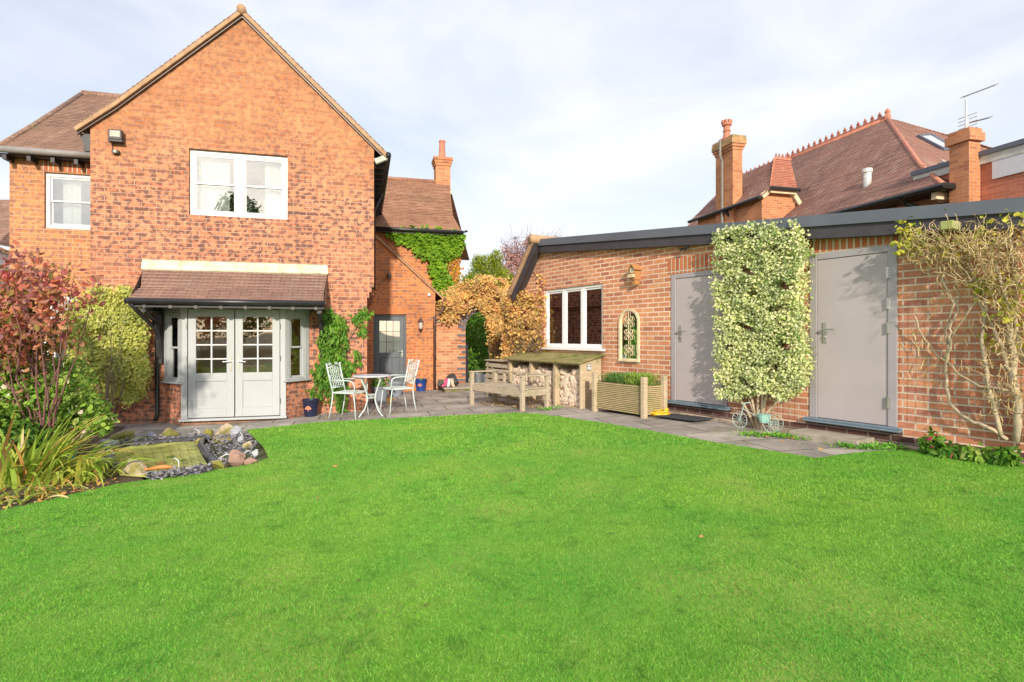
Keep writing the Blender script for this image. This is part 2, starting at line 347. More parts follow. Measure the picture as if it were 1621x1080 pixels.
SLATE=leaf('slate_chip',[(.11,.11,.15),(.22,.22,.27),(.34,.33,.40),(.18,.14,.16)],trans=0,rough=.5)
def grassm():
    m,nt,N,L,p=newmat('grass_blade'); g=N.new('ShaderNodeNewGeometry'); t=N.new('ShaderNodeTexCoord')
    a=ramp(N,[(0,(.060,.29,.028)),(.35,(.10,.40,.038)),(.7,(.16,.50,.05)),(1,(.30,.58,.11))]); L.new(g.outputs['Random Per Island'],a.inputs[0])
    b=ramp(N,[(0,(.14,.38,.025)),(.35,(.22,.50,.04)),(.7,(.32,.60,.065)),(1,(.48,.64,.15))]); L.new(g.outputs['Random Per Island'],b.inputs[0])
    f=spread(N,L,noise(N,L,t.outputs['Object'],.75,6,.62,.5),.34,.66); c=mix(N,L,a.outputs[0],b.outputs[0],f)
    d=spread(N,L,noise(N,L,t.outputs['Object'],7,5,.7),.54,.66); c=mix(N,L,c,mix(N,L,c,(.5,.62,.6),1,'MULTIPLY'),d)
    e=spread(N,L,noise(N,L,t.outputs['Object'],2.1,6,.7,.8),.70,.78); c=mix(N,L,c,(.44,.42,.12),e)
    k=spread(N,L,noise(N,L,t.outputs['Object'],5.5,3,.6),.735,.75); c=mix(N,L,c,(.12,.09,.05),k)
    L.new(c,p.inputs['Base Color']); p.inputs['Roughness'].default_value=.6; p.inputs['Specular IOR Level'].default_value=.25
    tr=N.new('ShaderNodeBsdfTranslucent'); L.new(c,tr.inputs[0]); ms=N.new('ShaderNodeMixShader'); ms.inputs[0].default_value=.3
    L.new(p.outputs[0],ms.inputs[1]); L.new(tr.outputs[0],ms.inputs[2]); L.new(ms.outputs[0],N['Material Output'].inputs[0]); MC['grass_blade']=m; return m
GRASS=grassm()
L_GOLD=leaf('leaf_golden_vine',[(.72,.36,.15),(.86,.54,.17),(.93,.72,.30),(.56,.28,.17),(.88,.62,.24),(.50,.34,.14),(.66,.42,.24)])
L_VIRG=leaf('leaf_virginia',[(.12,.30,.02),(.22,.42,.03),(.30,.48,.04),(.16,.36,.03)])
L_VIRO=leaf('leaf_virginia_orange',[(.62,.28,.05),(.7,.42,.06),(.5,.2,.06),(.4,.4,.05)])
L_CLIMB=leaf('leaf_climber',[(.06,.20,.02),(.11,.30,.03),(.20,.38,.05),(.14,.26,.05)])
L_YEL=leaf('leaf_yellow_shrub',[(.64,.66,.15),(.78,.78,.28),(.50,.58,.11),(.84,.80,.40),(.32,.42,.07)],trans=.45)
L_VAR=leaf('leaf_variegated',[(.80,.80,.48),(.60,.68,.30),(.88,.88,.64),(.22,.38,.07),(.72,.75,.40),(.84,.82,.56),(.40,.52,.14)],trans=.2)
L_SMOKE=leaf('leaf_smoke_bush',[(.74,.17,.16),(.36,.30,.10),(.50,.13,.18),(.84,.36,.24),(.32,.14,.20),(.82,.48,.28),(.70,.18,.20)],trans=.5)
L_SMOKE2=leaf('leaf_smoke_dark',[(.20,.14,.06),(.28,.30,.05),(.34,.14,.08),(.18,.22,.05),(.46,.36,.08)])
L_BUSH=leaf('leaf_green_bush',[(.20,.40,.06),(.32,.54,.09),(.44,.62,.13),(.15,.30,.05),(.54,.62,.2)],trans=.45)
L_IRIS=leaf('leaf_iris',[(.24,.44,.05),(.42,.60,.10),(.58,.62,.14),(.30,.50,.07),(.68,.52,.12)])
L_ROSE=leaf('leaf_rose',[(.52,.56,.08),(.72,.66,.12),(.34,.46,.06),(.78,.60,.14)])
L_CON=leaf('leaf_conifer',[(.22,.32,.02),(.34,.42,.03),(.15,.24,.02),(.42,.46,.04)],trans=.2)
L_RED=leaf('leaf_red_tree',[(.56,.30,.30),(.66,.36,.30),(.48,.28,.34),(.66,.44,.3)])
L_DRY=leaf('leaf_fallen',[(.55,.26,.07),(.68,.45,.14),(.42,.2,.08),(.75,.62,.4)],trans=.1)
L_ROSM=leaf('leaf_rosemary',[(.10,.22,.05),(.18,.34,.08),(.22,.38,.14)])
L_HEDGE=leaf('leaf_hedge',[(.05,.14,.02),(.10,.22,.03),(.16,.3,.04)])
PINKF=leaf('petal_pink',[(.80,.35,.42),(.85,.62,.62),(.82,.5,.5)])
PALEF=leaf('petal_pale',[(.82,.66,.64),(.88,.78,.74)])
FUCH=leaf('petal_fuchsia',[(.70,.05,.16),(.8,.12,.25)])
# ---------------------------------------------------------------- foliage tools
def norm(a): return a/np.maximum(np.linalg.norm(a,axis=1,keepdims=True),1e-9)
def leafmesh(name,P,Nn,size,mat,parent=None,aspect=.6,jit=.7,droop=.2,sv=.35,dirb=None,fold=.12):
    P=np.asarray(P,float); n=len(P); Nn=norm(np.asarray(Nn,float)+RS.normal(0,jit,(n,3)))
    d=RS.normal(0,1,(n,3)); 
    if dirb is not None: d=d+np.asarray(dirb)
    d[:,2]-=droop*3; d=norm(d-Nn*(d*Nn).sum(1,keepdims=True)); s=np.cross(Nn,d)
    sz=(size*(1+RS.uniform(-sv,sv,n)))[:,None]
    V=np.empty((n,6,3)); V[:,0]=P; V[:,1]=P+d*sz*.35+s*sz*aspect*.5-Nn*sz*fold; V[:,2]=P+d*sz*.72+s*sz*aspect*.38-Nn*sz*fold
    V[:,3]=P+d*sz-Nn*sz*fold*.6; V[:,4]=P+d*sz*.72-s*sz*aspect*.38-Nn*sz*fold; V[:,5]=P+d*sz*.35-s*sz*aspect*.5-Nn*sz*fold
    me=bpy.data.meshes.new(name); me.vertices.add(n*6); me.vertices.foreach_set('co',V.ravel())
    base=(np.arange(n)*6)[:,None]; fi=np.concatenate([base+np.array([0,1,2,3]),base+np.array([0,3,4,5])],1).ravel()
    me.loops.add(n*8); me.loops.foreach_set('vertex_index',fi.astype(np.int32)); me.polygons.add(n*2)
    me.polygons.foreach_set('loop_start',(np.arange(n*2)*4).astype(np.int32)); me.polygons.foreach_set('loop_total',np.full(n*2,4,np.int32))
    me.update(); me.validate(); me.materials.append(mat); o=bpy.data.objects.new(name,me); C.objects.link(o); o.parent=parent; return o
def ellips(n,c,r,shell=.55):
    d=norm(RS.normal(0,1,(n,3))); t=shell+(1-shell)*RS.rand(n,1)**.6; return np.array(c)+d*t*np.array(r), d
def clumps(n,cs,shell=.55):
    vol=np.array([max(r)**2 for c,r in cs],float); vol/=vol.sum(); Ps=[];Ns=[]
    for (c,r),v in zip(cs,vol):
        p,d=ellips(max(8,int(n*v)),c,r,shell); Ps.append(p); Ns.append(d)
    return np.concatenate(Ps),np.concatenate(Ns)
def wav(P,s,ph=0):      # cheap 3d lumpiness, about -1..1
    x,y,z=(P*s).T; return (np.sin(x*1.7+ph+np.sin(y*2.1+z))+np.sin(y*2.3-1.3*ph+np.sin(z*1.9+x))+np.sin(z*2.9+.7*ph+np.sin(x*1.3-y)))/3
def inpoly(x,y,poly):
    r=np.zeros(len(x),bool); j=len(poly)-1
    for i in range(len(poly)):
        xi,yi=poly[i]; xj,yj=poly[j]; c=((yi>y)!=(yj>y))&(x<(xj-xi)*(y-yi)/(yj-yi+1e-12)+xi); r^=c; j=i
    return r
def polysample(n,poly):
    a=np.array(poly); lo,hi=a.min(0),a.max(0); out=[]
    while sum(map(len,out))<n:
        q=lo+RS.rand(n*2,2)*(hi-lo); out.append(q[inpoly(q[:,0],q[:,1],poly)])
    return np.concatenate(out)[:n]
def wallpts(n,polypx,fn,ly,thick,ragged=.0,sc_=3.,gap=None):
    """points in a clump hugging a wall: outline -> wall-local (x,z), thickness outwards (-y)"""
    poly=[(fn(px,py,ly).x,fn(px,py,ly).z) for px,py in polypx]
    q=polysample(n,poly); q+=RS.normal(0,ragged,q.shape)
    P=np.stack([q[:,0],np.zeros(n),q[:,1]],1); th=thick*(.55+.45*wav(P,sc_)); 
    P[:,1]=ly-th*(RS.rand(n)**.5)
    if gap is not None: P=P[wav(P,sc_*1.6,2.)>gap]
    return P
def jitline(a,b,n,amp,seed=None):
    a,b=Vector(a),Vector(b); pts=[]
    L_=(b-a).length; off=Vector((0,0,0))
    for i in range(n+1):
        t=i/n; pts.append(a.lerp(b,t)+Vector((random.gauss(0,amp),random.gauss(0,amp),random.gauss(0,amp)))*math.sin(math.pi*min(1,t*1.0+.02)))
    return pts
# ================================================================ THE SETTING
def sheet(name,pts,dz,mat,cuts=(-5,2.5),kind='structure',thick=0):
    bm=bmesh.new(); vs=[bm.verts.new((p[0],p[1],0)) for p in pts]
    es=[bm.edges.new((vs[i],vs[(i+1)%len(vs)])) for i in range(len(vs))]
    bmesh.ops.triangle_fill(bm,edges=es,use_beauty=True,normal=(0,0,1))
    for c in cuts: bmesh.ops.bisect_plane(bm,geom=bm.verts[:]+bm.edges[:]+bm.faces[:],plane_co=(c,0,0),plane_no=(1,0,0))
    for v in bm.verts: v.co.z=zg(v.co.x)+dz
    for f in bm.faces:
        f.normal_update()
        if f.normal.z<0: f.normal_flip()
    me=bpy.data.meshes.new(name); bm.to_mesh(me); bm.free(); box_uv(me); me.materials.append(mat)
    o=bpy.data.objects.new(name,me); C.objects.link(o); return tag(o,kind=kind)
def soilm(n,a,b_,c_):
    m,nt,N,L,p=newmat(n); t=N.new('ShaderNodeTexCoord'); f=spread(N,L,noise(N,L,t.outputs['Object'],5,7,.7),.3,.7); c=mix(N,L,a,b_,f)
    c=mix(N,L,c,c_,spread(N,L,noise(N,L,t.outputs['Object'],1.2,5,.6),.5,.7)); L.new(c,p.inputs['Base Color']); p.inputs['Roughness'].default_value=.95; bump(N,L,noise(N,L,t.outputs['Object'],30,5,.7),p,.6,.02); return m
GROUNDM=soilm('ground_soil',(.07,.10,.03),(.14,.13,.07),(.08,.15,.03))
SOIL=soilm('bed_soil',(.06,.04,.025),(.13,.085,.05),(.09,.09,.03))
LAWNM=soilm('lawn_turf',(.11,.27,.02),(.19,.37,.035),(.28,.36,.06))
sheet('ground',[(-600,-600),(600,-600),(600,900),(-600,900)],-.04,GROUNDM)
hp=lambda x,y:to_world(HF,(x,y,0)).xy
sheet('patio',[hp(-6,-1.75),hp(2,-2.2),G(900,690).xy,G(1500,760).xy,to_world(GF,(9,-.05,0)).xy,to_world(GF,(-3.2,0.6,0)).xy,hp(7.5,9),hp(2.2,9),hp(-8,1)],0,PAVE)
lawn_px=[(390,683),(440,678),(500,671),(560,668),(620,665),(700,661),(760,658),(815,656),(850,657),(900,664),(960,673),(1020,683),(1100,698),(1180,711),(1250,722),(1292,729),(1325,724),(1380,718),(1440,716),(1530,722),(1640,738)]
lawn_w=[G(a,b).xy for a,b in lawn_px]+[Vector((8.5,2.5)),Vector((8.5,-9)),Vector((-9,-9)),Vector((-9,3.2))]+[G(a,b).xy for a,b in [(-260,852),(-100,830),(0,812),(60,800),(120,785),(180,771),(230,764),(300,752),(360,744),(400,738),(425,728),(418,712),(405,698)]]
sheet('lawn',lawn_w,.022,LAWNM)
sheet('flower_bed',[(-12,3.4),G(-100,830).xy,G(0,812).xy,G(60,800).xy,G(120,785).xy,G(180,771).xy,G(230,764).xy,G(160,700).xy,G(200,676).xy,hp(-2.6,-.2),hp(-6,.5),(-12,10)],.012,SOIL)
sheet('border_soil',[to_world(GF,(5.2,-.02,0)).xy,to_world(GF,(9,-.02,0)).xy,to_world(GF,(9,-.55,0)).xy,G(1640,738).xy,G(1530,722).xy,G(1440,714).xy,G(1390,706).xy],.016,SOIL)
# grass
def grass():
    a=np.array([tuple(p) for p in lawn_w]); poly=[tuple(p) for p in a]; out=[]
    for d0,d1,den,h,wd in ((1.3,2.6,30000,.011,.0038),(2.6,4,18000,.012,.0048),(4,6,8500,.013,.007),(6,8.4,3000,.017,.012),(8.4,12.5,1700,.02,.016)):
        xr=1.08*d1+1.6; n=int(den*(2*xr)*(d1-d0)); q=np.stack([RS.uniform(-xr,xr,n),RS.uniform(d0,d1,n)],1)
        q=q[(np.abs(q[:,0])<1.05*q[:,1]+1.6)&inpoly(q[:,0],q[:,1],poly)]
        out.append(np.concatenate([q,np.full((len(q),1),h),np.full((len(q),1),wd)],1))
    q=np.concatenate(out); n=len(q); z=.045*(np.clip(q[:,0],-5,2.5)+4.5)+.02
    P=np.stack([q[:,0],q[:,1],z],1); lump=wav(np.stack([q[:,0],q[:,1],q[:,0]*0],1),4.)*.2+wav(np.stack([q[:,0],q[:,1],q[:,0]*0],1),1.1,3)*.2
    h=q[:,2]*(1+RS.uniform(-.45,.35,n)+lump); th=RS.uniform(0,2*np.pi,n); ph=RS.uniform(0,2*np.pi,n)
    lean=h*RS.uniform(.2,1.7,n); s=np.stack([np.cos(th),np.sin(th),th*0],1)*(q[:,3]*.5)[:,None]
    V=np.empty((n,3,3)); V[:,0]=P-s; V[:,1]=P+s; V[:,2]=P+np.stack([np.cos(ph)*lean,np.sin(ph)*lean,h],1)
    me=bpy.data.meshes.new('grass'); me.vertices.add(n*3); me.vertices.foreach_set('co',V.ravel()); me.loops.add(n*3); me.loops.foreach_set('vertex_index',np.arange(n*3,dtype=np.int32))
    me.polygons.add(n); me.polygons.foreach_set('loop_start',(np.arange(n)*3).astype(np.int32)); me.polygons.foreach_set('loop_total',np.full(n,3,np.int32)); me.update(); me.materials.append(GRASS)
    o=bpy.data.objects.new('grass',me); C.objects.link(o); tag(o,'short bright green blades growing all over the lawn','grass',kind='stuff'); print('grass',n)
grass()
# ================================================================ BUILDINGS
def tile_surface(mb,rows,course=.1,th=.018,wob=.004):
    """rows: list of (left,right) points from eave to ridge; laid as overlapping courses"""
    rows=[(Vector(a),Vector(b)) for a,b in rows]; segs=[]
    for i in range(len(rows)-1):
        a,b=rows[i],rows[i+1]; l=max((b[0]-a[0]).length,(b[1]-a[1]).length); n=max(1,round(l/course))
        for k in range(n): segs.append(((a[0].lerp(b[0],k/n),a[1].lerp(b[1],k/n)),(a[0].lerp(b[0],(k+1)/n),a[1].lerp(b[1],(k+1)/n))))
    for (l0,r0),(l1,r1) in segs:
        nr=(r0-l0).cross(l1-l0)
        if nr.length<1e-6: nr=(r0-l0).cross(r1-r0)
        nr.normalize()
        if nr.z<0: nr=-nr
        up=(l1-l0)
        if up.length>1e-6: up.normalize()
        else: up=(r1-r0).normalized()
        e=-up*.012
        a=l0+nr*(th+random.uniform(-wob,wob))+e; b=r0+nr*(th+random.uniform(-wob,wob))+e; c=r1+nr*.004; d=l1+nr*.004
        mb.add([a,b,c,d,l0+e,r0+e,l1-nr*.02,r1-nr*.02],[(0,1,2,3),(4,5,1,0),(5,4,6,7),(4,0,3,6),(1,5,7,2)])
    return mb
def window_hole(x0,x1,z0,z1): return [(x0,z0),(x0,z1),(x1,z1),(x1,z0)]
def sash(par,x0,x1,z0,z1,y,mat=WHITE,gl=None,bays=1,bars=(0,0),fr=.055,curt=None,T=None,name='window',mid=True,top=.5,sill=True):
    """vertical sliding window, bays side by side; T maps (x,y,z)->parent space"""
    mb=MB(); 
    mb.box(x0,x1,y,y+.07,z1-fr,z1).box(x0,x1,y,y+.07,z0,z0+fr); 
    mb.box(x0,x0+fr,y+.001,y+.07,z0+fr,z1-fr).box(x1-fr,x1,y+.001,y+.07,z0+fr,z1-fr)
    if sill: mb.box(x0-.03,x1+.03,y-.035,y+.03,z0-.03,z0-.001)
    wb=(x1-x0-2*fr+fr)/bays
    for b in range(1,bays): mb.box(x0+fr/2+b*wb-fr*.9+.0,x0+fr/2+b*wb+fr*.9,y+.002,y+.068,z0+fr,z1-fr)
    if T: mb.v=[tuple(T(*v)) for v in mb.v]
    f=mb.build(name,mat,par,bevel=.004)
    for b in range(bays):
        a0=x0+fr/2+b*wb+(fr/2 if b==0 else fr*.9); a1=x0+fr/2+(b+1)*wb-(fr/2 if b==bays-1 else fr*.9)
        zm=z0+fr+(z1-z0-2*fr)*top; r=.035
        s=MB()
        if mid:
            for (q0,q1,yy) in ((zm-.015,z1-fr,y+.018),(z0+fr,zm+.02,y+.038)):
                s.box(a0,a1,yy,yy+.025,q1-r,q1).box(a0,a1,yy,yy+.025,q0,q0+r).box(a0,a0+r,yy+.001,yy+.024,q0+r,q1-r).box(a1-r,a1,yy+.001,yy+.024,q0+r,q1-r)
        else:
            s.box(a0,a1,y+.02,y+.045,z1-fr-r,z1-fr).box(a0,a1,y+.02,y+.045,z0+fr,z0+fr+r).box(a0,a0+r,y+.021,y+.044,z0+fr+r,z1-fr-r).box(a1-r,a1,y+.021,y+.044,z0+fr+r,z1-fr-r)
        if T: s.v=[tuple(T(*v)) for v in s.v]
        s.build('sash',mat,f,bevel=.003)
        g=MB()
        if mid: g.box(a0+r,a1-r,y+.028,y+.032,zm+.02,z1-fr-r).box(a0+r,a1-r,y+.048,y+.052,z0+fr+r,zm-.015)
        else: g.box(a0+r,a1-r,y+.03,y+.034,z0+fr+r,z1-fr-r)
        if T: g.v=[tuple(T(*v)) for v in g.v]
        g.build('pane',gl,f)
    if curt:
        for c0,c1 in curt:
            cb=MB(); n=int((c1-c0)/.02)+2; vs=[]
            for i in range(n+1):
                x=c0+(c1-c0)*i/n; yy=y+.16+.018*math.sin(i*1.5)+.01*math.sin(i*.63)
                for z in (z0,z1): vs.append((x,yy,z))
            cb.add(vs,[(2*i,2*i+1,2*i+3,2*i+2) for i in range(n)])
            if T: cb.v=[tuple(T(*v)) for v in cb.v]
            cb.build('curtain',CURT,f,smooth=True)
    return f
def room(par,x0,x1,y0,y1,z0,z1,mat=ROOM):
    mb=MB().add([(x0,y0,z0),(x1,y0,z0),(x1,y1,z0),(x0,y1,z0),(x0,y0,z1),(x1,y0,z1),(x1,y1,z1),(x0,y1,z1)],[(0,1,2,3),(7,6,5,4),(6,2,1,5),(7,3,2,6),(4,0,3,7)])
    return mb.build('room',mat,par)
# ---------------------------------------------------------------- the brick house with the gable
house=thing('brick_house','large orange brick gabled house with a bay of french doors under a tiled canopy','house',(HF[0],HF[1],0),HF[2])
xl=H(143,400).x; xr=H(592,300).x; ZE_L=H(143,200).z; ZE_R=H(592,232).z; AP=H(384,24)
w1=H(299,338); w2=H(455,247); W_UP=(w1.x,w2.x,w1.z-.02,w2.z)
BY=-.42   # front plane of the bay
fd0=H(293,661,BY); fd1=H(447,488,BY); FD=(fd0.x,fd1.x,.06,fd1.z)
bw0,bw1=-1.2,1.2  # bay opening in the wall, set below
bw0=H(262,600).x; bw1=H(488,600).x; BT=FD[3]+.02
outer=[(xl,-.3),(xl,ZE_L),(AP.x,AP.z),(xr,ZE_R),(xr,H(592,455).z),(xr-.045,H(592,455).z),(xr-.045,H(592,463).z),(xr-.09,H(592,463).z),(xr-.09,H(592,472).z),(xr-.13,H(592,472).z),(xr-.13,-.3)]
holes=[window_hole(*W_UP),[(bw0,-.3+.31),(bw0,BT),(bw1,BT),(bw1,.01)]]
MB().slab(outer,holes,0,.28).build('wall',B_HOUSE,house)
# side walls of the gabled block (going back)
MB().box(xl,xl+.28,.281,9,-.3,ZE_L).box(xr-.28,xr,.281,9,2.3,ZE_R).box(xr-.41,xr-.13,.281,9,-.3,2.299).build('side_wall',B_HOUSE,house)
room(house,xl+.3,xr-.3,.285,4.2,2.75,5.1,ROOMD)
sash(house,*W_UP,.06,WHITE,GL_UP,bays=2,curt=((W_UP[0]+.1,W_UP[0]+.62),(W_UP[1]-.42,W_UP[1]-.08)),fr=.075)
# main roof: ridge runs back
RZ=H(384,13,-.1).z; eR=H(613,243,-.1); eL=H(118,199,-.1); k1=H(180,160,-.1)
def rf(p,y): return (p[0],y,p[2])
r_=MB()
def lin(a,b,t): return tuple(a[i]+(b[i]-a[i])*t for i in range(3))
apx=(AP.x,-.1,RZ)
rowsR=[(rf(eR,9.2),rf(eR,-.1)),(rf(lin(eR,apx,.12),9.2),rf(lin((eR.x,-.1,eR.z-.0),apx,.12),-.1)),(rf(apx,9.2),rf(apx,-.1))]
rowsL=[(rf(eL,-.1),rf(eL,9.2)),(rf(k1,-.1),rf(k1,9.2)),(rf(apx,-.1),rf(apx,9.2))]
tile_surface(r_,rowsL,.1); tile_surface(r_,rowsR,.1)
roof=r_.build('roof',T_BROWN,house)
vg=MB()      # mortar verge under the tile edge
for a,b in ((eL,k1),(k1,apx),(eR,apx)):
    a=Vector((a[0],-.075,a[2]-.055)); b=Vector((b[0],-.075,b[2]-.055)); vg.bar(a,b,.07,.075,up=(0,1,0)) if False else vg.bar(a,b,.06,.06)
vg.build('verge',VERGE,roof)
uv=MB()      # dark undercloak shadow-gap batten
for a,b in ((eL,k1),(k1,apx),(eR,apx)):
    uv.bar((a[0],-.03,a[2]-.115),(b[0],-.03,b[2]-.115),.05,.035)
uv.build('undercloak',BROWNP,roof)
rd=MB(); rd.tube([(AP.x,-.13,RZ-.02),(AP.x,9.2,RZ-.02)],.08,10); rd.build('ridge_tile',VERGE,roof,smooth=True)
# right eave seen from below: soffit boards, rafter feet, gutter
sf=MB().box(xr,eR.x-.0,.0,9.1,eR.z-.10,eR.z-.075); 
for i in range(22): sf.box(xr+.001,eR.x-.03,.2+i*.4,.27+i*.4,eR.z-.2,eR.z-.101)
sf.build('rafter_feet',BLACK,roof)
MB().tube([(eR.x+.02,-.12,eR.z-.03),(eR.x+.02,9.1,eR.z-.03)],.055,8).build('gutter',BLACKP,roof,smooth=True)
MB().bar((xr+.02,-.02,eR.z-.16),(eR.x,-.02,eR.z-.05),.1,.1).build('corbel_stone',LEAD,roof,bevel=.01)
MB().tube([(eR.x,2.6,eR.z-.05),(xr+.05,2.75,eR.z-.5),(xr+.05,2.75,2.6)],.038,8).build('downpipe',BLACKP,house,smooth=True)
# left eave end: dark box and bracket
MB().box(eL.x+.03,xl+.02,.02,9,eL.z-.12,eL.z-.085).bar((xl-.02,.05,eL.z-.35),(eL.x+.06,.05,eL.z-.12),.07,.07).box(xl-.1,xl+.0,-.0,.08,eL.z-.38,eL.z-.1).build('eaves_bracket',BLACK,roof)
# ---- left wing, set back
LY=1.0
a=H(15,240,LY); b=H(143,249,LY); lw_l=a.x; lw_t=H(75,240,LY).z-.06
q0=H(70,361,LY); q1=H(150,272,LY); WL=(q0.x,q0.x+1.06,q0.z,H(70,272,LY).z)
g0=H(-10,580,LY); WG=(H(25,580,LY).x,H(121,580,LY).x,H(110,582,LY).z,H(110,468,LY).z)
MB().slab([(lw_l,-.3),(lw_l,lw_t),(xl-.001,lw_t),(xl-.001,-.3)],[window_hole(WL[0],min(WL[1],xl-.05),WL[2],WL[3]),window_hole(*WG)],LY,LY+.28).build('wing_wall',B_LEFT,house)
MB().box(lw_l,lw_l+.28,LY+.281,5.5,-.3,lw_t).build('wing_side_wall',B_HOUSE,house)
room(house,lw_l+.3,xl-.02,LY+.285,4.5,2.8,lw_t-.02,ROOMD); room(house,lw_l+.3,xl-.02,LY+.285,4.5,.0,2.5,ROOMD)
sash(house,WL[0],min(WL[1],xl-.05),WL[2],WL[3],LY+.05,WHITE,GL_UP,bays=1,curt=((WL[0]+.2,WL[0]+.5),),fr=.07)
sash(house,*WG,LY+.05,WHITE,GL_UP,bays=2,fr=.07)
MB().box(WL[0]-.03,xl-.01,LY-.006,LY-.001,WL[3]+.02,WL[3]+.24).build('lintel_course',B_SOLD,house)
EY=LY-.25
P=[(H(-3,234,EY),H(150,245,EY)),(H(56,198,LY+1.2),H(165,208,LY+1.2)),(H(131,149,LY+3.0),H(190,157,LY+3.0))]
P=[(tuple(p),(xl-.02 if i<2 else xl+.9,q.y,q.z)) for i,(p,q) in enumerate(P)]
P=[(p,(q[0],q[1],p[2])) for p,q in P]
bk=[(P[0][0][0],7.5),(P[1][0][0],5.6),(P[2][0][0],LY+3.1)]
r2=MB(); tile_surface(r2,P,.1)
tile_surface(r2,[((bk[i][0],bk[i][1],P[i][0][2]),P[i][0]) for i in range(3)],.1)
wr=r2.build('wing_roof',T_BROWN,house)
MB().tube([P[2][0],P[2][1]],.09,8).tube([P[0][0],P[1][0],P[2][0]],.06,8).build('ridge_tile',T_BROWN,wr,smooth=True)
gz=P[0][0][2]
MB().tube([(P[0][0][0]-.02,EY-.04,gz-.03),(xl-.03,EY-.04,gz-.03)],.06,8).build('gutter',plain('grey_gutter',(.28,.26,.25),.6),wr,smooth=True)
rt=MB().box(lw_l-.2,xl-.03,EY+.02,LY+.0,gz-.1,gz-.08)
for i in range(6):
    x=lw_l+.02+i*.36
    if x<xl-.1: rt.box(x,x+.06,EY,LY-.001,gz-.19,gz-.101)
rt.build('rafter_feet',BLACK,wr)
# ---- the bay: brick sides, angled sashes, french doors
bx0,bx1=FD[0]-.02,FD[1]+.02
def side_T(p0,p1):      # maps x along p0->p1, y inwards
    d=(Vector(p1)-Vector(p0)); L_=d.length; d/=L_; n=Vector((-d.y,d.x)) 
    return (lambda x,y,z:(p0[0]+d.x*x+n.x*y,p0[1]+d.y*x+n.y*y,z)),L_
swz=H(475,603,-.2).z
bb=MB()
for p0,p1 in (((bw0-.0,-.001),(bx0-.03,BY)),((bx1+.03,BY),(bw1,-.001))):
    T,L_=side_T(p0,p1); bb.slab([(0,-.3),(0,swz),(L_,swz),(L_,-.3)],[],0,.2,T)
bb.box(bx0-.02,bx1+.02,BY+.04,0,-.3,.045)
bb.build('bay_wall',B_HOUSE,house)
for p0,p1 in (((bw0-.02,-.02),(bx0-.03,BY-.02)),((bx1+.03,BY-.02),(bw1+.02,-.02))):
    T,L_=side_T(p0,p1); ww=.36; m=MB().box(0,L_,-.012,.10,BT-.13,BT+.1).box(0,(L_-ww)/2,0,.1,swz+.031,BT-.131).box((L_+ww)/2,L_,0,.1,swz+.031,BT-.131).box(-.02,L_+.02,-.05,.12,swz,swz+.03)
    m.v=[T(*v) for v in m.v]; m.build('bay_frame',SAGE,house,bevel=.004)
    sash(house,(L_-ww)/2,(L_+ww)/2,swz+.031,BT-.131,.01,SAGE,GL_BAY,T=T,fr=.035,sill=False)
# bay head board + door frame
MB().box(bx0-.04,bx1+.04,BY-.02,BY+.08,FD[3]-.0,BT+.1).box(bx0-.04,FD[0]+.035,BY-.012,BY+.08,.06,FD[3]-.001).box(FD[1]-.035,bx1+.04,BY-.012,BY+.08,.06,FD[3]-.001).box(bx0-.06,bx1+.06,BY-.07,BY+.08,.046,.085).build('door_frame',SAGE,house,bevel=.004)
MB().add([(bx0,BY+.1,BT+.08),(bx1,BY+.1,BT+.08),(bw1,.3,BT+.08),(bw0,.3,BT+.08)],[(0,1,2,3)]).build('bay_ceiling',SAGE,house)
room(house,xl+.3,xr-.45,.285,3.6,.05,2.35)
xm=(FD[0]+FD[1])/2; dz0=.10; dz1=FD[3]-.03
for k,(a,b) in enumerate(((FD[0]+.045,xm-.008),(xm+.008,FD[1]-.045))):
    st=.12; pz=dz0+.62; gz0=dz0+.76; m=MB()
    m.box(a,a+st,BY,BY+.045,dz0,dz1).box(b-st,b,BY,BY+.045,dz0,dz1).box(a+st,b-st,BY+.001,BY+.044,dz0,dz0+.15).box(a+st,b-st,BY+.001,BY+.044,dz1-.13,dz1).box(a+st,b-st,BY+.001,BY+.044,pz,gz0)
    m.box(a+st,b-st,BY+.018,BY+.038,dz0+.15,pz)
    d=m.build('french_door',SAGE,house,bevel=.004)
    mu=MB(); gx0,gx1,gz1=a+st,b-st,dz1-.13
    mu.box((gx0+gx1)/2-.011,(gx0+gx1)/2+.011,BY+.006,BY+.04,gz0,gz1)
    for j in (1,2,3):
        z=gz0+(gz1-gz0)*j/4; mu.box(gx0,gx1,BY+.008,BY+.038,z-.011,z+.011)
    mu.build('glazing_bars',WHITE,d)
    bx(gx0,gx1,BY+.021,BY+.025,gz0,gz1).build('pane',GL_BAY,d)
    hx=(b-.055) if k==0 else (a+.055); sg=-1 if k==0 else 1
    h=MB().box(hx-.017,hx+.017,BY-.008,BY-.0005,dz0+.80,dz0+1.04); h.tube([(hx,BY-.008,dz0+.96),(hx,BY-.05,dz0+.96)],.010,8); h.tube([(hx,BY-.05,dz0+.96),(hx+sg*.12,BY-.052,dz0+.955)],[.011,.009],8)
    h.tube([(hx,BY-.008,dz0+.87),(hx,BY-.018,dz0+.87)],.011,10).build('handle',METAL,d,bevel=.002)
    he=a-.018 if k==0 else b+.018
    for hz in (dz0+.25,dz0+1.0,dz1-.3): MB().tube([(he,BY-.008,hz-.05),(he,BY-.008,hz+.05)],.009,8).build('hinge',METAL,d)
    wsx=MB().box(a,b,BY-.02,BY-.001,dz0+.0,dz0+.03).build('weather_bar',SAGE,d)
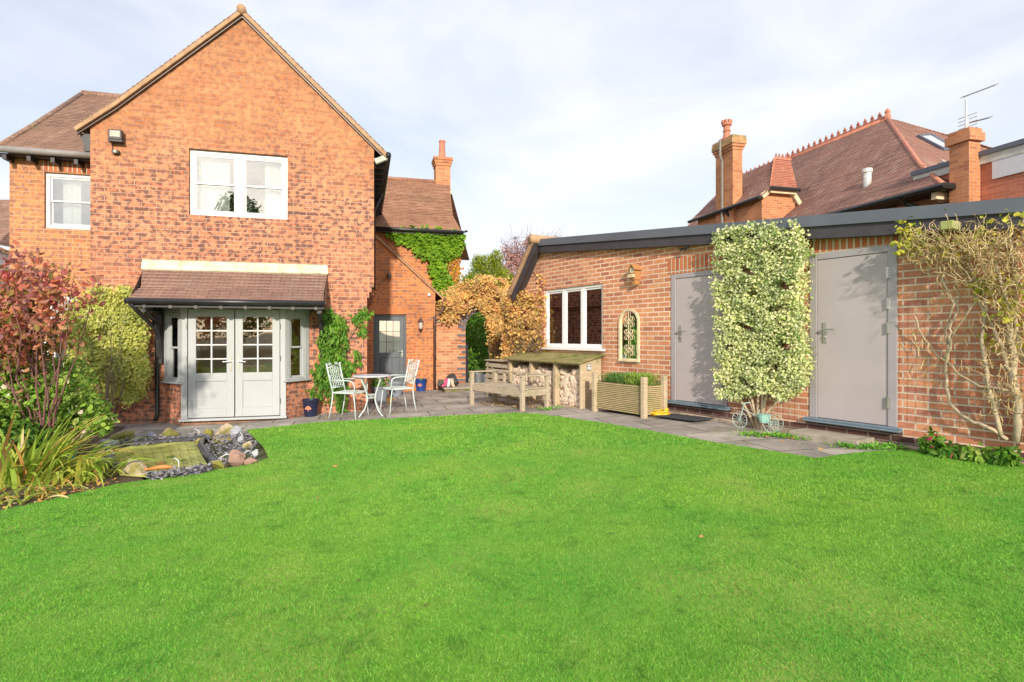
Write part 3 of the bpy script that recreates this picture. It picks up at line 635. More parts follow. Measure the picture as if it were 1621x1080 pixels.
# furniture glimpsed inside the french doors
t_=MB().box(-.2,.62,1.6,2.2,.86,.9)
for x,y in ((-.17,1.63),(.55,1.63),(-.17,2.13),(.55,2.13)): t_.box(x,x+.05,y,y+.05,.05,.86)
t_.box(-.17,.6,1.64,2.15,.45,.48)
dk=t_.build('console_table',timber('dark_wood',(.10,.06,.04),(.18,.11,.07)),None,at=(HF[0],HF[1],0),rz=HF[2]); tag(dk,'dark wooden console table just inside the french doors','table')
pc=MB().box(-.35,.02,3.55,3.585,1.35,1.75).build('framed_picture',plain('picture_orange',(.62,.24,.06),.6,var=.5,vs=8),None,at=(HF[0],HF[1],0),rz=HF[2]); tag(pc,'small orange picture on the room wall behind the left french door','picture')
# ---- canopy over the bay
CYF=-.86
c0=H(203,473,CYF); c1=H(512,475,CYF); ct0=H(226,426,-.02); ct1=H(518,431,-.02)
cm=MB(); tile_surface(cm,[((c0.x,CYF,c0.z),(c1.x,CYF,c0.z)),((c0.x+.06,CYF+.35,c0.z+(ct0.z-c0.z)*.36),(c1.x-.01,CYF+.35,c0.z+(ct0.z-c0.z)*.36)),((ct0.x,-.02,ct0.z),(ct1.x,-.02,ct0.z))],.1,th=.03,wob=.006)
cm.add([(c0.x,CYF,c0.z-.02),(c0.x+.01,-.01,c0.z-.02),(ct0.x,-.01,ct0.z-.02)],[(0,1,2)]); cm.add([(c1.x,CYF,c0.z-.02),(c1.x,-.01,c0.z-.02),(ct1.x,-.01,ct0.z-.02)],[(0,1,2)])
can=cm.build('canopy_roof',T_CAN,house)
fl=MB(); fl.add([(ct0.x-.01,-.015,H(228,411).z),(ct1.x,-.015,H(228,411).z),(ct1.x+.02,-.05,ct0.z),(ct0.x-.02,-.05,ct0.z),(ct0.x-.01,-.002,H(228,411).z),(ct1.x,-.002,H(228,411).z)],[(0,3,2,1),(0,1,5,4)])
for i in range(20):
    x=ct0.x+i*(ct1.x-ct0.x)/20; fl.tube([(x,-.055,ct0.z+.005),(x+.16,-.055,ct0.z+.005)],.022,6)
fl.build('flashing',LEADY,can)
cz=c0.z
MB().tube([(c0.x-.03,CYF-.04,cz-.035),(c1.x+.03,CYF-.04,cz-.035)],.05,10).build('gutter',BLACKP,can,smooth=True)
cb=MB().box(c0.x,c1.x,CYF+.0,CYF+.03,cz-.13,cz-.03).box(c0.x+.02,c1.x-.02,CYF+.031,-.002,cz-.06,cz-.04)
cb.box(c0.x+.01,c0.x+.1,CYF+.031,-.002,cz-.13,cz-.061).box(c1.x-.1,c1.x-.01,CYF+.031,-.002,cz-.13,cz-.061)
cb.build('canopy_frame',BLACK,can)
for i in range(8):
    x=c0.x+.2+i*(c1.x-c0.x-.35)/7; bx(x,x+.055,CYF-.02,CYF+.3,cz-.145,cz-.085).build('rafter_end',plain('worn_black_wood',(.13,.12,.11),.7,var=.4),can,bevel=.004)
for sx,x in ((1,c0.x+.19),(-1,c1.x-.075)):
    br=MB().box(x-.045,x+.045,-.09,-.002,1.02,cz-.131)
    zt=cz-.16; pts=[(x,-.08,1.12),(x,-.13,1.45),(x,-.30,1.78),(x,-.55,zt-.10),(x,CYF+.1,zt+.02)]
    br.tube(pts,[.045,.045,.045,.045,.045],6); br.tube([(x,CYF+.05,cz-.17),(x,-.02,cz-.17)],.045,6)
    br.build('bracket',BLACK,can)
MB().tube([(c0.x+.04,CYF-.03,cz-.06),(c0.x+.10,CYF+.1,cz-.2),(c0.x+.16,-.07,cz-.5),(c0.x+.16,-.07,.16),(c0.x+.16,-.15,.04)],.036,8).build('downpipe',BLACKP,house,smooth=True)
# ---- rear wing: door wall under a catslide, taller wall behind, roof and chimney
DY=3.5; UY=4.5
v0=H(594,372,DY); v1=H(703,473,DY); dxr=H(689,560,DY).x
d0=H(591,600,DY); d1=H(643,498,DY); DR=(d0.x+.0,d1.x,.14,d1.z)
sl_=(v1.z-v0.z)/(v1.x-v0.x)
MB().slab([(xr-.3,-.3),(xr-.3,v0.z+.0),(v0.x,v0.z-.04),(dxr,v0.z-.04+sl_*(dxr-v0.x)),(dxr,-.3)],[window_hole(DR[0],DR[1],DR[2]-.02,DR[3])],DY,DY+.28).build('door_wall',B_WING,house)
MB().box(dxr-.28,dxr,DY+.281,UY+1,-.3,v0.z-.06+sl_*(dxr-v0.x)).build('lean_to_side_wall',B_WING,house)
lt=MB(); tile_surface(lt,[((v1.x,DY-.08,v1.z),(v1.x,UY+1.2,v1.z)),((v0.x-.3,DY-.08,v0.z-sl_*.3),(v0.x-.3,UY+1.2,v0.z-sl_*.3))],.1)
ltr=lt.build('catslide_roof',T_WING,house)
MB().bar((v0.x-.2,DY-.045,v0.z-sl_*.2-.03),(v1.x,DY-.045,v1.z-.03),.07,.035).build('verge',VERGE,ltr)
MB().tube([(v1.x+.03,DY-.1,v1.z-.03),(v1.x+.03,UY+1,v1.z-.03)],.05,8).build('gutter',BROWNP,ltr,smooth=True)
px_=H(688,560,DY-.07).x
MB().tube([(v1.x-.02,DY-.08,v1.z-.05),(v1.x-.03,DY-.08,v1.z-.2),(v1.x-.06,DY-.08,v1.z-.34),(px_,DY-.07,v1.z-.48),(px_,DY-.07,.12)],.036,8).tube([(px_,DY-.07,1.0),(px_,DY-.07,1.05)],.046,8).tube([(px_,DY-.07,1.75),(px_,DY-.07,1.8)],.046,8).build('downpipe',BROWNP,house,smooth=True)
MB().box(DR[0]-.02,DR[1]+.02,DY-.005,DY-.001,DR[3]+.01,DR[3]+.235).build('lintel_course',brick('brick_wing_soldier',[(.66,.22,.085),(.78,.29,.11)],(.58,.38,.25),bw=.075,rh=.225,ms=.006,offs=0),house)
# back door
fo=.05; fr=MB().box(DR[0]+.002,DR[0]+fo,DY+.06,DY+.14,DR[2],DR[3]-.002).box(DR[1]-fo,DR[1]-.002,DY+.06,DY+.14,DR[2],DR[3]-.002).box(DR[0]+fo,DR[1]-fo,DY+.061,DY+.139,DR[3]-fo,DR[3]-.002)
fr.build('back_door_frame',ANTH,house,bevel=.004)
a,b=DR[0]+fo+.004,DR[1]-fo-.004; z0,z1=DR[2]+.01,DR[3]-fo-.004; y=DY+.08; st=.10; g0=z0+.93
m=MB().box(a,a+st,y,y+.045,z0,z1).box(b-st,b,y,y+.045,z0,z1).box(a+st,b-st,y+.001,y+.044,z1-.11,z1).box(a+st,b-st,y+.001,y+.044,z0,z0+.2).box(a+st,b-st,y+.001,y+.044,g0-.13,g0)
xm2=(a+b)/2; m.box(xm2-.045,xm2+.045,y+.001,y+.044,z0+.2,g0-.13).box(a+st,b-st,y+.02,y+.04,z0+.2,g0-.13)
for u0,u1 in ((a+st+.03,xm2-.075),(xm2+.075,b-st-.03)): m.box(u0,u1,y+.006,y+.03,z0+.23,g0-.17)
bd=m.build('back_door',ANTH,house,bevel=.005)
bx(a+st,b-st,y+.024,y+.028,g0,z1-.11).build('pane',GL_DOOR,bd)
m=MB()
for j in (1,2): 
    x=a+st+(b-a-2*st)*j/3; m.box(x-.006,x+.006,y+.012,y+.04,g0,z1-.11); z=g0+(z1-.11-g0)*j/3; m.box(a+st,b-st,y+.014,y+.038,z-.006,z+.006)
m.build('glazing_bars',BLACK,bd)
MB().box(b-.06,b-.03,y-.008,y-.0005,g0-.1,g0+.06).tube([(b-.045,y-.008,g0+.02),(b-.045,y-.05,g0+.02),(b-.14,y-.05,g0+.02)],.009,8).build('handle',METAL,bd)
room(house,DR[0]-.2,dxr-.3,DY+.29,UY-.02,.05,2.4,ROOMD)
# upper wing wall
ux0=xr-.2; ux1=H(728,380,UY).x; uz=H(660,366,UY).z
MB().box(ux0,ux1,UY,UY+.28,-.3,uz).box(ux1-.28,ux1,UY+.281,9.5,-.3,uz).build('upper_wall',B_WING,house)
EYU=UY-.2; RYU=UY+2.6
e0=H(604,361,EYU); e1=H(731,367,EYU); t1=H(711,293,RYU); tz=H(660,287,RYU).z; mid=H(720,330,EYU+1.0)
ez=H(667,364,EYU).z; mz=H(660,325,EYU+1.0).z
fw=MB(); tile_surface(fw,[((ux0-.6,EYU,ez),(e1.x,EYU,ez)),((ux0-.6,EYU+.95,ez+(tz-ez)*.30),(e1.x-.10,EYU+.95,ez+(tz-ez)*.30)),((ux0-.6,RYU,tz),(t1.x,RYU,tz))],.1)
tile_surface(fw,[((t1.x+1.2,RYU+2.8,ez),(ux0-.6,RYU+2.8,ez)),((t1.x,RYU,tz),(ux0-.6,RYU,tz))],.1)
fwr=fw.build('rear_roof',T_WING,house)
MB().tube([(ux0-.6,RYU,tz),(t1.x,RYU,tz)],.09,8).build('ridge_tile',T_WING,fwr,smooth=True)
MB().box(ux0-.2,e1.x,EYU+.02,EYU+.05,ez-.1,ez-.01).box(ux0-.2,e1.x-.04,EYU+.051,UY-.001,ez-.08,ez-.06).build('fascia_board',BLACK,fwr)
MB().tube([(ux0-.2,EYU-.03,ez-.02),(e1.x+.03,EYU-.03,ez-.02)],.05,8).tube([(e1.x,EYU,ez-.02),(e1.x+.16,EYU,ez+.03)],.03,6).build('gutter',BLACKP,fwr,smooth=True)
# gable end (slopes) of the rear wing
MB().poly([(ux1-.02,EYU+.2,ez-.1),(ux1-.02,RYU,tz-.1),(ux1-.02,RYU+2.6,ez-.1)]).build('gable_end',B_WING,house)
# rear chimney
cy=RYU-.1; ca=H(690,300,cy).x; cbx=H(713,300,cy).x; cz0=H(700,310,cy).z; cz1=H(700,262,cy).z; cz2=H(700,249,cy).z; cp=H(700,219,cy).z
ch=MB().box(ca,cbx,cy,cy+.5,cz0-.8,cz1); hh=(cz2-cz1)/3
for i in range(3): 
    o_=.025*(i+1); ch.box(ca-o_,cbx+o_,cy-o_,cy+.5+o_,cz1+hh*i,cz1+hh*(i+1)-.001)
chm=ch.build('chimney',B_NEI,fwr)
xc=(ca+cbx)/2; hp_=cp-cz2
MB().lathe([(.13,0),(.13,.04),(.115,.06),(.095,hp_*.9),(.11,hp_*.93),(.11,hp_),(.075,hp_),(.075,hp_-.05)],14,(xc+.0,cy+.25,cz2)).build('chimney_pot',TERRA,chm,smooth=False)
MB().box(ca-.05,cbx+.05,cy-.05,cy-.001,H(700,301,cy).z-.12,H(700,301,cy).z+.0).build('flashing',LEAD,chm)
# ---------------------------------------------------------------- floodlight, sensor, lanterns on the walls
def wallthing(fr,name,label,cat,p): return thing(name,label,cat,to_world(fr,p),fr[2])
p=H(187,218); f_=wallthing(HF,'floodlight','black square floodlight fixed high on the gable wall','floodlight',(p.x,0,p.z))
MB().box(-.1,.1,-.13,-.05,-.07,.1).box(-.02,.02,-.05,-.001,-.05,.0).build('lamp_body',BLACK,f_,bevel=.008)
bx(-.075,.075,-.136,-.131,-.03,.075).build('lamp_glass',plain('lamp_lens',(.34,.36,.28),.4,var=.5,vs=30),f_)
MB().box(-.11,.11,-.13,-.02,-.11,-.071).build('bracket',BLACK,f_,bevel=.006)
p=H(185,242); f_=wallthing(HF,'motion_sensor','small black motion sensor under the floodlight on the gable wall','sensor',(p.x,0,p.z))
MB().box(-.05,.05,-.07,-.001,-.03,.03).build('sensor_body',BLACK,f_,bevel=.01); MB().tube([(-.06,-.01,0),(-.06,-.01,.16)],.006,6).build('cable',BLACKP,f_)
MB().lathe([(.002,-.03),(.02,-.025),(.026,0),(.02,.02),(.002,.025)],10,(0,-.075,0)).build('sensor_eye',LEAD,f_,smooth=True)
def lantern(fr,p,label,s=1):
    l=wallthing(fr,'wall_lantern',label,'lantern',p)
    MB().lathe([(.03*s,.0),(.05*s,.02*s),(.06*s,.16*s),(.065*s,.165*s)],6,(0,-.13*s,-.08*s)).build('lantern_glass',plain('frosted_glass',(.55,.50,.45),.3),l)
    MB().lathe([(.075*s,0),(.08*s,.01*s),(.045*s,.06*s),(.015*s,.09*s),(.012*s,.13*s),(.003*s,.14*s)],6,(0,-.13*s,.08*s)).lathe([(.004*s,-.05*s),(.02*s,-.03*s),(.035*s,0)],6,(0,-.13*s,-.08*s)).build('lantern_cap',BROWNP,l)
    MB().tube([(0,-.001,-.04*s),(0,-.08*s,-.12*s),(0,-.13*s,-.12*s)],.012*s,6).box(-.03*s,.03*s,-.015*s,-.001,-.14*s,.06*s).build('wall_bracket',BROWNP,l); return l
p=H(665,516,DY); lantern(HF,(p.x,DY,p.z),'small black carriage lantern to the right of the grey back door',1.05)
p=H(616,436,DY); f_=wallthing(HF,'security_light','small dark security light high on the orange wall above the back door','light',(p.x,DY,p.z))
MB().box(-.05,.05,-.1,-.001,-.05,.05).build('lamp_body',BROWNP,f_,bevel=.01); MB().box(-.035,.035,-.14,-.101,-.09,-.0).build('lamp_head',BLACK,f_,bevel=.01)
p=H(679,467,DY); o=MB().lathe([(.045,0),(.05,.02),(.035,.05),(.005,.06)],12).build('alarm_sounder',WHITE,None)
o.rotation_euler=(R(90),0,HF[2]); o.location=to_world(HF,(p.x,DY-.001,p.z)); tag(o,'small round white box fixed on the wall near the sloping verge','wall box')
# ---------------------------------------------------------------- garage / outbuilding
gar=thing('brick_outbuilding','long low brick outbuilding with two grey steel doors and a dark sloping roof edge','outbuilding',(GF[0],GF[1],0),GF[2])
def GP(px,py,ly=0): return Ga(px,py,ly)
f0=GP(862,392); f1=GP(1621,340); sl=(f1.z-f0.z)/(f1.x-f0.x); GX1=9.6
def gtop(x): return f0.z+sl*(x-f0.x)
gl=GP(806,470); glx=gl.x; glz=GP(806,480).z
wz=(GP(862,459),GP(954,553)); GW=(wz[0].x,wz[1].x,GP(954,553).z,GP(908,454).z)
D1=(GP(1063,500).x,GP(1063,500).x+.99,.50,2.43); D2=(GP(1282,500).x,GP(1421,500).x,.50,2.47)
PL=.42
MB().slab([(glx,-.2),(glx,glz),(0,f0.z+.06),(.0+.01,gtop(0)+.06),(GX1,gtop(GX1)+.06),(GX1,-.2)],[window_hole(*GW),window_hole(*D1),window_hole(*D2)],0,.24).build('wall',B_GAR,gar)
MB().box(glx,glx+.24,.241,5,-.2,glz).box(GX1-.24,GX1,.241,5,-.2,2.4).build('side_wall',B_GAR,gar)
# plinth with uneven concrete footing
pl=MB()
for a,b in ((glx,D1[0]-.05),(D1[1]+.05,D2[0]-.05),(D2[1]+.05,GX1)): pl.box(a,b,-.006,-.001,PL-.06,PL+.02)
pl.box(D1[0]-.05,D1[1]+.05,-.006,-.001,PL-.06,.495).box(D2[0]-.05,D2[1]+.05,-.006,-.001,PL-.06,.495)
pl.build('damp_course',B_DARK,gar)
MB().box(2.0,GX1,-.03,-.001,-.2,PL-.061).build('footing',plain('footing',(.40,.32,.24),.95,var=.4,vs=7,bmp=.8,bs=18),gar,bevel=.01)
for D in (D1,D2): bx(D[0]-.06,D[1]+.04,-.005,-.001,D[3]+.008,min(D[3]+.235,gtop(D[1])-.005)).build('lintel_course',B_SOLD,gar)
# window
ww=sash(gar,GW[0],GW[1],GW[2],GW[3],.03,WHITE2,GL_GAR,bays=3,mid=False,fr=.05)
MB().box(GW[0]-.06,GW[1]+.07,-.07,.05,GW[2]-.035,GW[2]-.031+.03).build('window_sill',WHITE2,gar,bevel=.008)
room(gar,glx+.3,3.2,.245,3.5,.5,2.7,ROOMD)
lmp=thing('table_lamp','cream shaded table lamp standing inside the white outbuilding window','lamp',(GF[0],GF[1],0),GF[2])
lx=GW[0]+.28; MB().lathe([(.16,0),(.10,.24)],20,(lx,.42,GW[2]+.12)).build('lamp_shade',plain('lamp_shade',(.85,.62,.30),.8),lmp); MB().lathe([(.06,0),(.06,.02),(.015,.04),(.015,.16)],12,(lx,.42,GW[2]-.03)).build('lamp_base',OAK,lmp)
for i,D in enumerate((D1,D2)):
    fw_=.085 if i==0 else .09
    MB().box(D[0]+.001,D[0]+fw_,-.012,.08,D[2]+.03,D[3]-.001).box(D[1]-fw_,D[1]-.001,-.012,.08,D[2]+.03,D[3]-.001).box(D[0]+fw_,D[1]-fw_,-.011,.079,D[3]-fw_*.8,D[3]-.001).build('door_frame',GREYFRAME,gar,bevel=.004)
    a,b=D[0]+fw_+.004,D[1]-fw_-.004; z0,z1=D[2]+.035,D[3]-fw_*.8-.004
    d=bx(a,b,.0,.045,z0,z1).build('steel_door',GREYDOOR,gar,bevel=.004); d['label']=('grey steel door left of the clipped hedge','grey steel door right of the clipped hedge')[i]
    hx=a+.085; hz=z0+1.0
    h=MB().box(hx-.024,hx+.024,-.010,-.0005,hz-.12,hz+.12); h.tube([(hx,-.01,hz+.04),(hx,-.055,hz+.04)],.011,8); h.tube([(hx,-.055,hz+.04),(hx+.13,-.055,hz+.04)],[.011,.010],8); h.tube([(hx,-.01,hz-.05),(hx,-.022,hz-.05)],.016,12)
    h.build('handle',METAL,d,bevel=.003)
    for hz in ((z0+.25,z0+1.05,z1-.55,z1-.22) if i else (z0+.25,z1-.25)):
        MB().tube([(b+.01,-.022,hz-.06),(b+.01,-.022,hz+.06)],.011,8).box(b-.012,b+.03,-.016,-.012,hz-.06,hz+.06).build('hinge',METAL,d)
    bx(b-.24,b-.13,-.002,-.0005,z1-.125,z1-.115).build('rating_plate',METAL,d)
    MB().box(D[0]-.05,D[1]+.05,-.09,.06,D[2]-.015,D[2]+.005).box(D[0]-.045,D[1]+.045,-.06,.06,D[2]+.0055,D[2]+.029).build('door_sill',SILL,gar,bevel=.006)
# roof: shallow felt slope to the right, steep tiled slope to the left
t0=GP(862,378,-.14); t1_=GP(1621,312,-.14)
srt=(t1_.z-t0.z)/(t1_.x-t0.x)
def rt_(x): return t0.z+srt*(x-t0.x)
xa=-.02; xb=9.9
rm=MB().add([(xa,-.12,rt_(xa)-.02),(xb,-.12,rt_(xb)-.02),(xb,5.2,rt_(xb)-.02),(xa,5.2,rt_(xa)-.02),(xa,-.12,rt_(xa)-.08),(xb,-.12,rt_(xb)-.08),(xb,5.2,rt_(xb)-.08),(xa,5.2,rt_(xa)-.08)],[(0,1,2,3),(7,6,5,4),(0,4,5,1),(1,5,6,2),(2,6,7,3),(3,7,4,0)])
groof=rm.build('roof',FELT,gar)
tr=MB(); segs=[xa,2.35,5.3,8.2,xb]
for i in range(4):
    a,b=segs[i]+.002,segs[i+1]-.002
    tr.add([(a,-.15,rt_(a)),(b,-.15,rt_(b)),(b,-.15,rt_(b)-.13),(a,-.15,rt_(a)-.13),(a,-.121,rt_(a)),(b,-.121,rt_(b)),(b,-.121,rt_(b)-.13),(a,-.121,rt_(a)-.13),(a,.02,rt_(a)+.012),(b,.02,rt_(b)+.012)],[(0,3,2,1),(3,7,6,2),(4,5,6,7),(0,1,9,8),(8,9,5,4),(0,4,7,3),(1,2,6,5)])
tr.build('edge_trim',FASCIA,groof)
fs=MB().add([(xa,-.12,rt_(xa)-.13),(xb,-.12,rt_(xb)-.13),(xb,-.12,rt_(xb)-.27),(xa,-.12,rt_(xa)-.27),(xa,-.001,rt_(xa)-.13),(xb,-.001,rt_(xb)-.13),(xb,-.001,rt_(xb)-.27),(xa,-.001,rt_(xa)-.27)],[(0,3,2,1),(3,7,6,2),(0,1,5,4)])
fs.build('fascia_board',FASCIA2,groof)
el=GP(807,459,-.3)
lm=MB(); zt=rt_(0)+.01; tile_surface(lm,[((el.x-.08,-.30,el.z-.05),(el.x-.08,5.2,el.z-.05)),((-.03,-.30,zt),(-.03,5.2,zt))],.12)
lmr=lm.build('tiled_slope',T_BROWN,gar)
MB().bar((el.x-.04,-.27,el.z-.08),(-.03,-.27,zt-.05),.05,.075).build('verge',VERGE,lmr)
MB().bar((el.x,-.24,el.z-.18),(-.03,-.24,zt-.16),.03,.17).bar((el.x,-.12,el.z-.14),(-.03,-.12,zt-.12),.24,.03).build('bargeboard',FASCIA2,lmr)
MB().tube([(-.03,-.33,zt-.01),(-.03,5.2,zt-.01)],.09,8).build('ridge_tile',VERGE,lmr,smooth=True)
# ---------------------------------------------------------------- garden wall with arched gateway
WY=3.75
wl=H(686,507,WY); wa=H(737,520,WY); wb=H(786,520,WY); wtop2=H(740,458,WY).z; wst=H(726,507,WY).x; wend=H(818,500,WY).x
cen=((wa.x+wb.x)/2); rad=(wb.x-wa.x)/2; sp=wa.z
arch=[(wa.x,.12),(wa.x,sp)]+[(cen-rad*math.cos(math.pi*i/12),sp+rad*math.sin(math.pi*i/12)*1.05) for i in range(1,12)]+[(wb.x,sp),(wb.x,.12)]
gwl=thing('garden_wall','brick garden wall with an arched gateway, half buried in golden creeper','wall',(HF[0],HF[1],0),HF[2])
MB().slab([(wl.x-.02,-.3),(wl.x-.02,wl.z-.06),(wst,wl.z-.06),(wst,wtop2),(wend,wtop2),(wend,-.3)],[arch],WY,WY+.23).build('wall',B_WALL,gwl)
MB().box(wl.x-.02,wst-.001,WY-.04,WY+.27,wl.z-.059,wl.z+.02).build('coping',STONE,gwl,bevel=.01)
aq=MB()
for i in range(13):
    a0=math.pi*i/13; a1=math.pi*(i+.88)/13; r0,r1=rad-.004,rad+.21
    p=[(cen-r*math.cos(t),sp+r*math.sin(t)*1.05) for r,t in ((r0,a0),(r1,a0),(r1,a1),(r0,a1))]
    aq.add([(x,WY-.006,z) for x,z in p]+[(x,WY+.1,z) for x,z in p],[(3,2,1,0),(0,1,5,4),(1,2,6,5),(2,3,7,6),(3,0,4,7)])
z=.14; k=0
while z<sp-.07:
    w_=.225 if k%2 else .11; aq.box(wa.x-w_,wa.x+.002,WY-.005,WY+.12,z,z+.065); aq.box(wb.x-.002,wb.x+w_,WY-.005,WY+.12,z,z+.065); z+=.15; k+=1
aq.build('arch_quoins',plain('blue_brick',(.13,.115,.13),.7,var=.35,vs=9),gwl,fix=True)
gt=thing('iron_gate','thin wrought iron gate standing open in the arched gateway','gate',to_world(HF,(wa.x+.02,WY+.1,0)),HF[2]+R(75))
m=MB()
for i in range(7): m.tube([(.04+i*.11,0,.2),(.04+i*.11,0,1.3)],.008,6)
m.build('gate_bars',BLACKP,gt); MB().box(0,.76,-.01,.01,.18,.2).box(0,.76,-.01,.01,1.3,1.32).box(0,.02,-.011,.011,.2,1.3).box(.74,.76,-.011,.011,.2,1.3).build('gate_frame',BLACKP,gt)
# raised stone ledge in front of the gateway
a=G(702,620); b=G(792,633)
led=thing('stone_ledge','low mossy raised stone ledge in front of the arched gateway','ledge',(HF[0],HF[1],0),HF[2])
l0=to_local(HF,a); l1=H(800,600,WY)
MB().box(l0.x,l1.x+.25,l0.y-.25,WY-.0,-.1,.20).build('kerb_stones',rockm('mossy_kerb',(.16,.13,.08),(.24,.2,.13),(.13,.16,.03),.45),led,bevel=.015)
MB().box(l0.x-.03,l1.x+.25,l0.y-.28,WY-.0,.201,.245).build('top_slab',STONE,led,bevel=.01)
LED=(l0.x,l0.y-.25,.246)
# ---------------------------------------------------------------- neighbouring house
nb=thing('neighbour_house','big orange brick house beyond the outbuilding with red tiled hipped roofs and crested ridges','house',(NF[0],NF[1],0),NF[2])
def NX(px,py,lx): return locx(NF,px,py,lx)
def NY(px,py,ly): return loc(NF,px,py,ly)
AZ=CH+345/F*18; ZE=4.85; wu,wv=4.0,4.83
# main roof: two-pitch profile towards -x; hip towards -y
rl=7.8
def prof(x,z,y0,y1): return ((x,y1,z),(x,y0,z))
mzz=ZE+(AZ-ZE)*.27; rmn=MB()
def R3(a,b): return (a,b)
rows=[((-wu,rl+.5,ZE),(-wu,-wv,ZE)),((-wu*.68,rl+.3,mzz),(-wu*.68,-wv*.68,mzz)),((0,rl,AZ),(0,0,AZ))]
tile_surface(rmn,rows,.12); nroof=rmn.build('roof',T_RED,nb)
hpn=MB(); rows=[((-wu,-wv,ZE),(5,-wv,ZE)),((-wu*.68,-wv*.68,mzz),(4,-wv*.68,mzz)),((0,0,AZ),(.3,0,AZ))]
tile_surface(hpn,rows,.12)
tile_surface(hpn,[((5,-wv,ZE),(5,rl+.5,ZE)),((.3,0,AZ),(0,rl,AZ))],.12); tile_surface(hpn,[((5,rl+.5,ZE),(-wu,rl+.5,ZE)),((.2,rl,AZ),(0,rl,AZ))],.12)
hpn.build('hip_roof',T_RED,nb)
MB().tube([(-wu,-wv,ZE),(-wu*.68,-wv*.68,mzz),(0,0,AZ)],.055,8).tube([(0,0,AZ),(0,rl,AZ)],.07,8).build('ridge_tile',TERRA,nroof,smooth=True)
def crest(p0,p1,n,s=.2,name='ridge_crest',par=None):
    m=MB(); p0,p1=Vector(p0),Vector(p1); d=(p1-p0).normalized()
    for i in range(n):
        c=p0.lerp(p1,(i+.5)/n); w_=(p1-p0).length/n
        for (a,b,h0,h1) in ((-.5,-.3,0,.3),(-.3,-.1,0,.42),(-.13,.13,0,.8),(-.22,.22,.5,.72),(-.07,.07,.8,1.),(.1,.3,0,.42),(.3,.5,0,.3)):
            q0=c+d*w_*a; q1=c+d*w_*b; n_=Vector((-d.y,d.x,0)).normalized()*.02
            m.add([q0-n_+Vector((0,0,h0*s)),q1-n_+Vector((0,0,h0*s)),q1+n_+Vector((0,0,h0*s)),q0+n_+Vector((0,0,h0*s)),q0-n_+Vector((0,0,h1*s)),q1-n_+Vector((0,0,h1*s)),q1+n_+Vector((0,0,h1*s)),q0+n_+Vector((0,0,h1*s))],[(0,3,2,1),(4,5,6,7),(0,1,5,4),(1,2,6,5),(2,3,7,6),(3,0,4,7)])
    return m.build(name,TERRA,par)
crest((0,.15,AZ+.05),(0,rl,AZ+.05),28,.26,par=nroof)
MB().lathe([(.1,-.05),(.1,.1),(.06,.15),(.09,.22),(.05,.3),(.01,.34)],8,(0,0,AZ)).build('finial',TERRA,nroof)
# walls
nw=MB().box(-wu+.5,4.5,-wv+.5,rl,0,ZE-.05).build('wall',B_NEI,nb)
MB().box(-wu-.0,4.8,-wv,-wv+.5,ZE-.1,ZE-.07).box(-wu-.0,-wu+.5,-wv+.501,rl,ZE-.1,ZE-.07).build('soffit',BLACK,nroof)
MB().tube([(-wu-.06,rl+.5,ZE-.03),(-wu-.06,-wv-.05,ZE-.03),(1.6,-wv-.05,ZE-.03)],.07,8).build('gutter',BLACKP,nroof)
cbw=MB()
for yy in (-wv+.2,-wv+2.6,-wv+5): cbw.box(-wu+.06,-wu+.5,yy,yy+.12,ZE-.26,ZE-.101)
for xx in (-wu+.5,-wu+1.6): cbw.box(xx,xx+.12,-wv+.06,-wv+.5,ZE-.26,ZE-.101)
cbw.build('eaves_bracket',CREAMP,nroof)
q=NX(1467,310,-wu+.35); MB().tube([(-wu-.06,q.y+.3,ZE-.06),(-wu+.1,q.y+.3,ZE-.2),(-wu+.42,q.y+.1,ZE-.35),(-wu+.42,q.y+.1,ZE-1.2)],.06,8).build('downpipe',BLACKP,nb)
# projecting bay wing with half hipped gable
BX=-wu-.25
q1_=NX(1206,340,BX)            # near corner of the bay (front plane y = q1_.y)
yb=q1_.y; ze2=NX(1203,314,BX).z; 
pk=NY(1222,252,yb+.9); hb0=NY(1219,297,yb-.15); hb1=NY(1260,302,yb-.15)
xR=-wu+ (NY(1250,345,yb).x+wu)
tl=NY(1226,253,yb+.9); tr_=NY(1252,257,yb+.9)
rzz=tl.z; yE=NX(1092,348,BX-.15).y
gab=MB().slab([(BX,0),(BX,ze2),(hb0.x+.1,hb0.z-.05),(hb1.x-.1,hb1.z-.05),(hb1.x+.3,ze2-.6),(hb1.x+1.3,0)],[],yb,yb+.3)
gab.box(BX,hb1.x+.6,yb+.301,yE-.3,0,ze2); gab.build('bay_wing_wall',B_NEI,nb)
bh=MB(); tile_surface(bh,[((hb0.x,yb-.2,hb0.z),(hb1.x,yb-.2,hb0.z)),((tl.x,yb+.9,tl.z),(tr_.x,yb+.9,tl.z))],.12); bhr=bh.build('half_hip',T_PINK,nb)
bs=MB(); tile_surface(bs,[((BX-.15,yE,ze2),(BX-.15,yb-.15,ze2)),((hb0.x,yE,hb0.z),(hb0.x,yb-.18,hb0.z)),((tl.x+.05,yE-.6,tl.z),(tl.x+.05,yb+.9,tl.z))],.12)
bs.build('bay_wing_roof',T_RED,nb)
crest((tl.x,yb+.9,tl.z+.02),(tr_.x,yb+.9,tl.z+.02),5,.2,par=bhr); crest((hb0.x+.02,yb-.15,hb0.z),(tl.x,yb+.9,tl.z),8,.14,'hip_crest',bhr)
MB().tube([(hb0.x-.05,yb-.25,hb0.z-.03),(hb1.x+.05,yb-.25,hb0.z-.03)],.06,8).build('gutter',BLACKP,bhr)
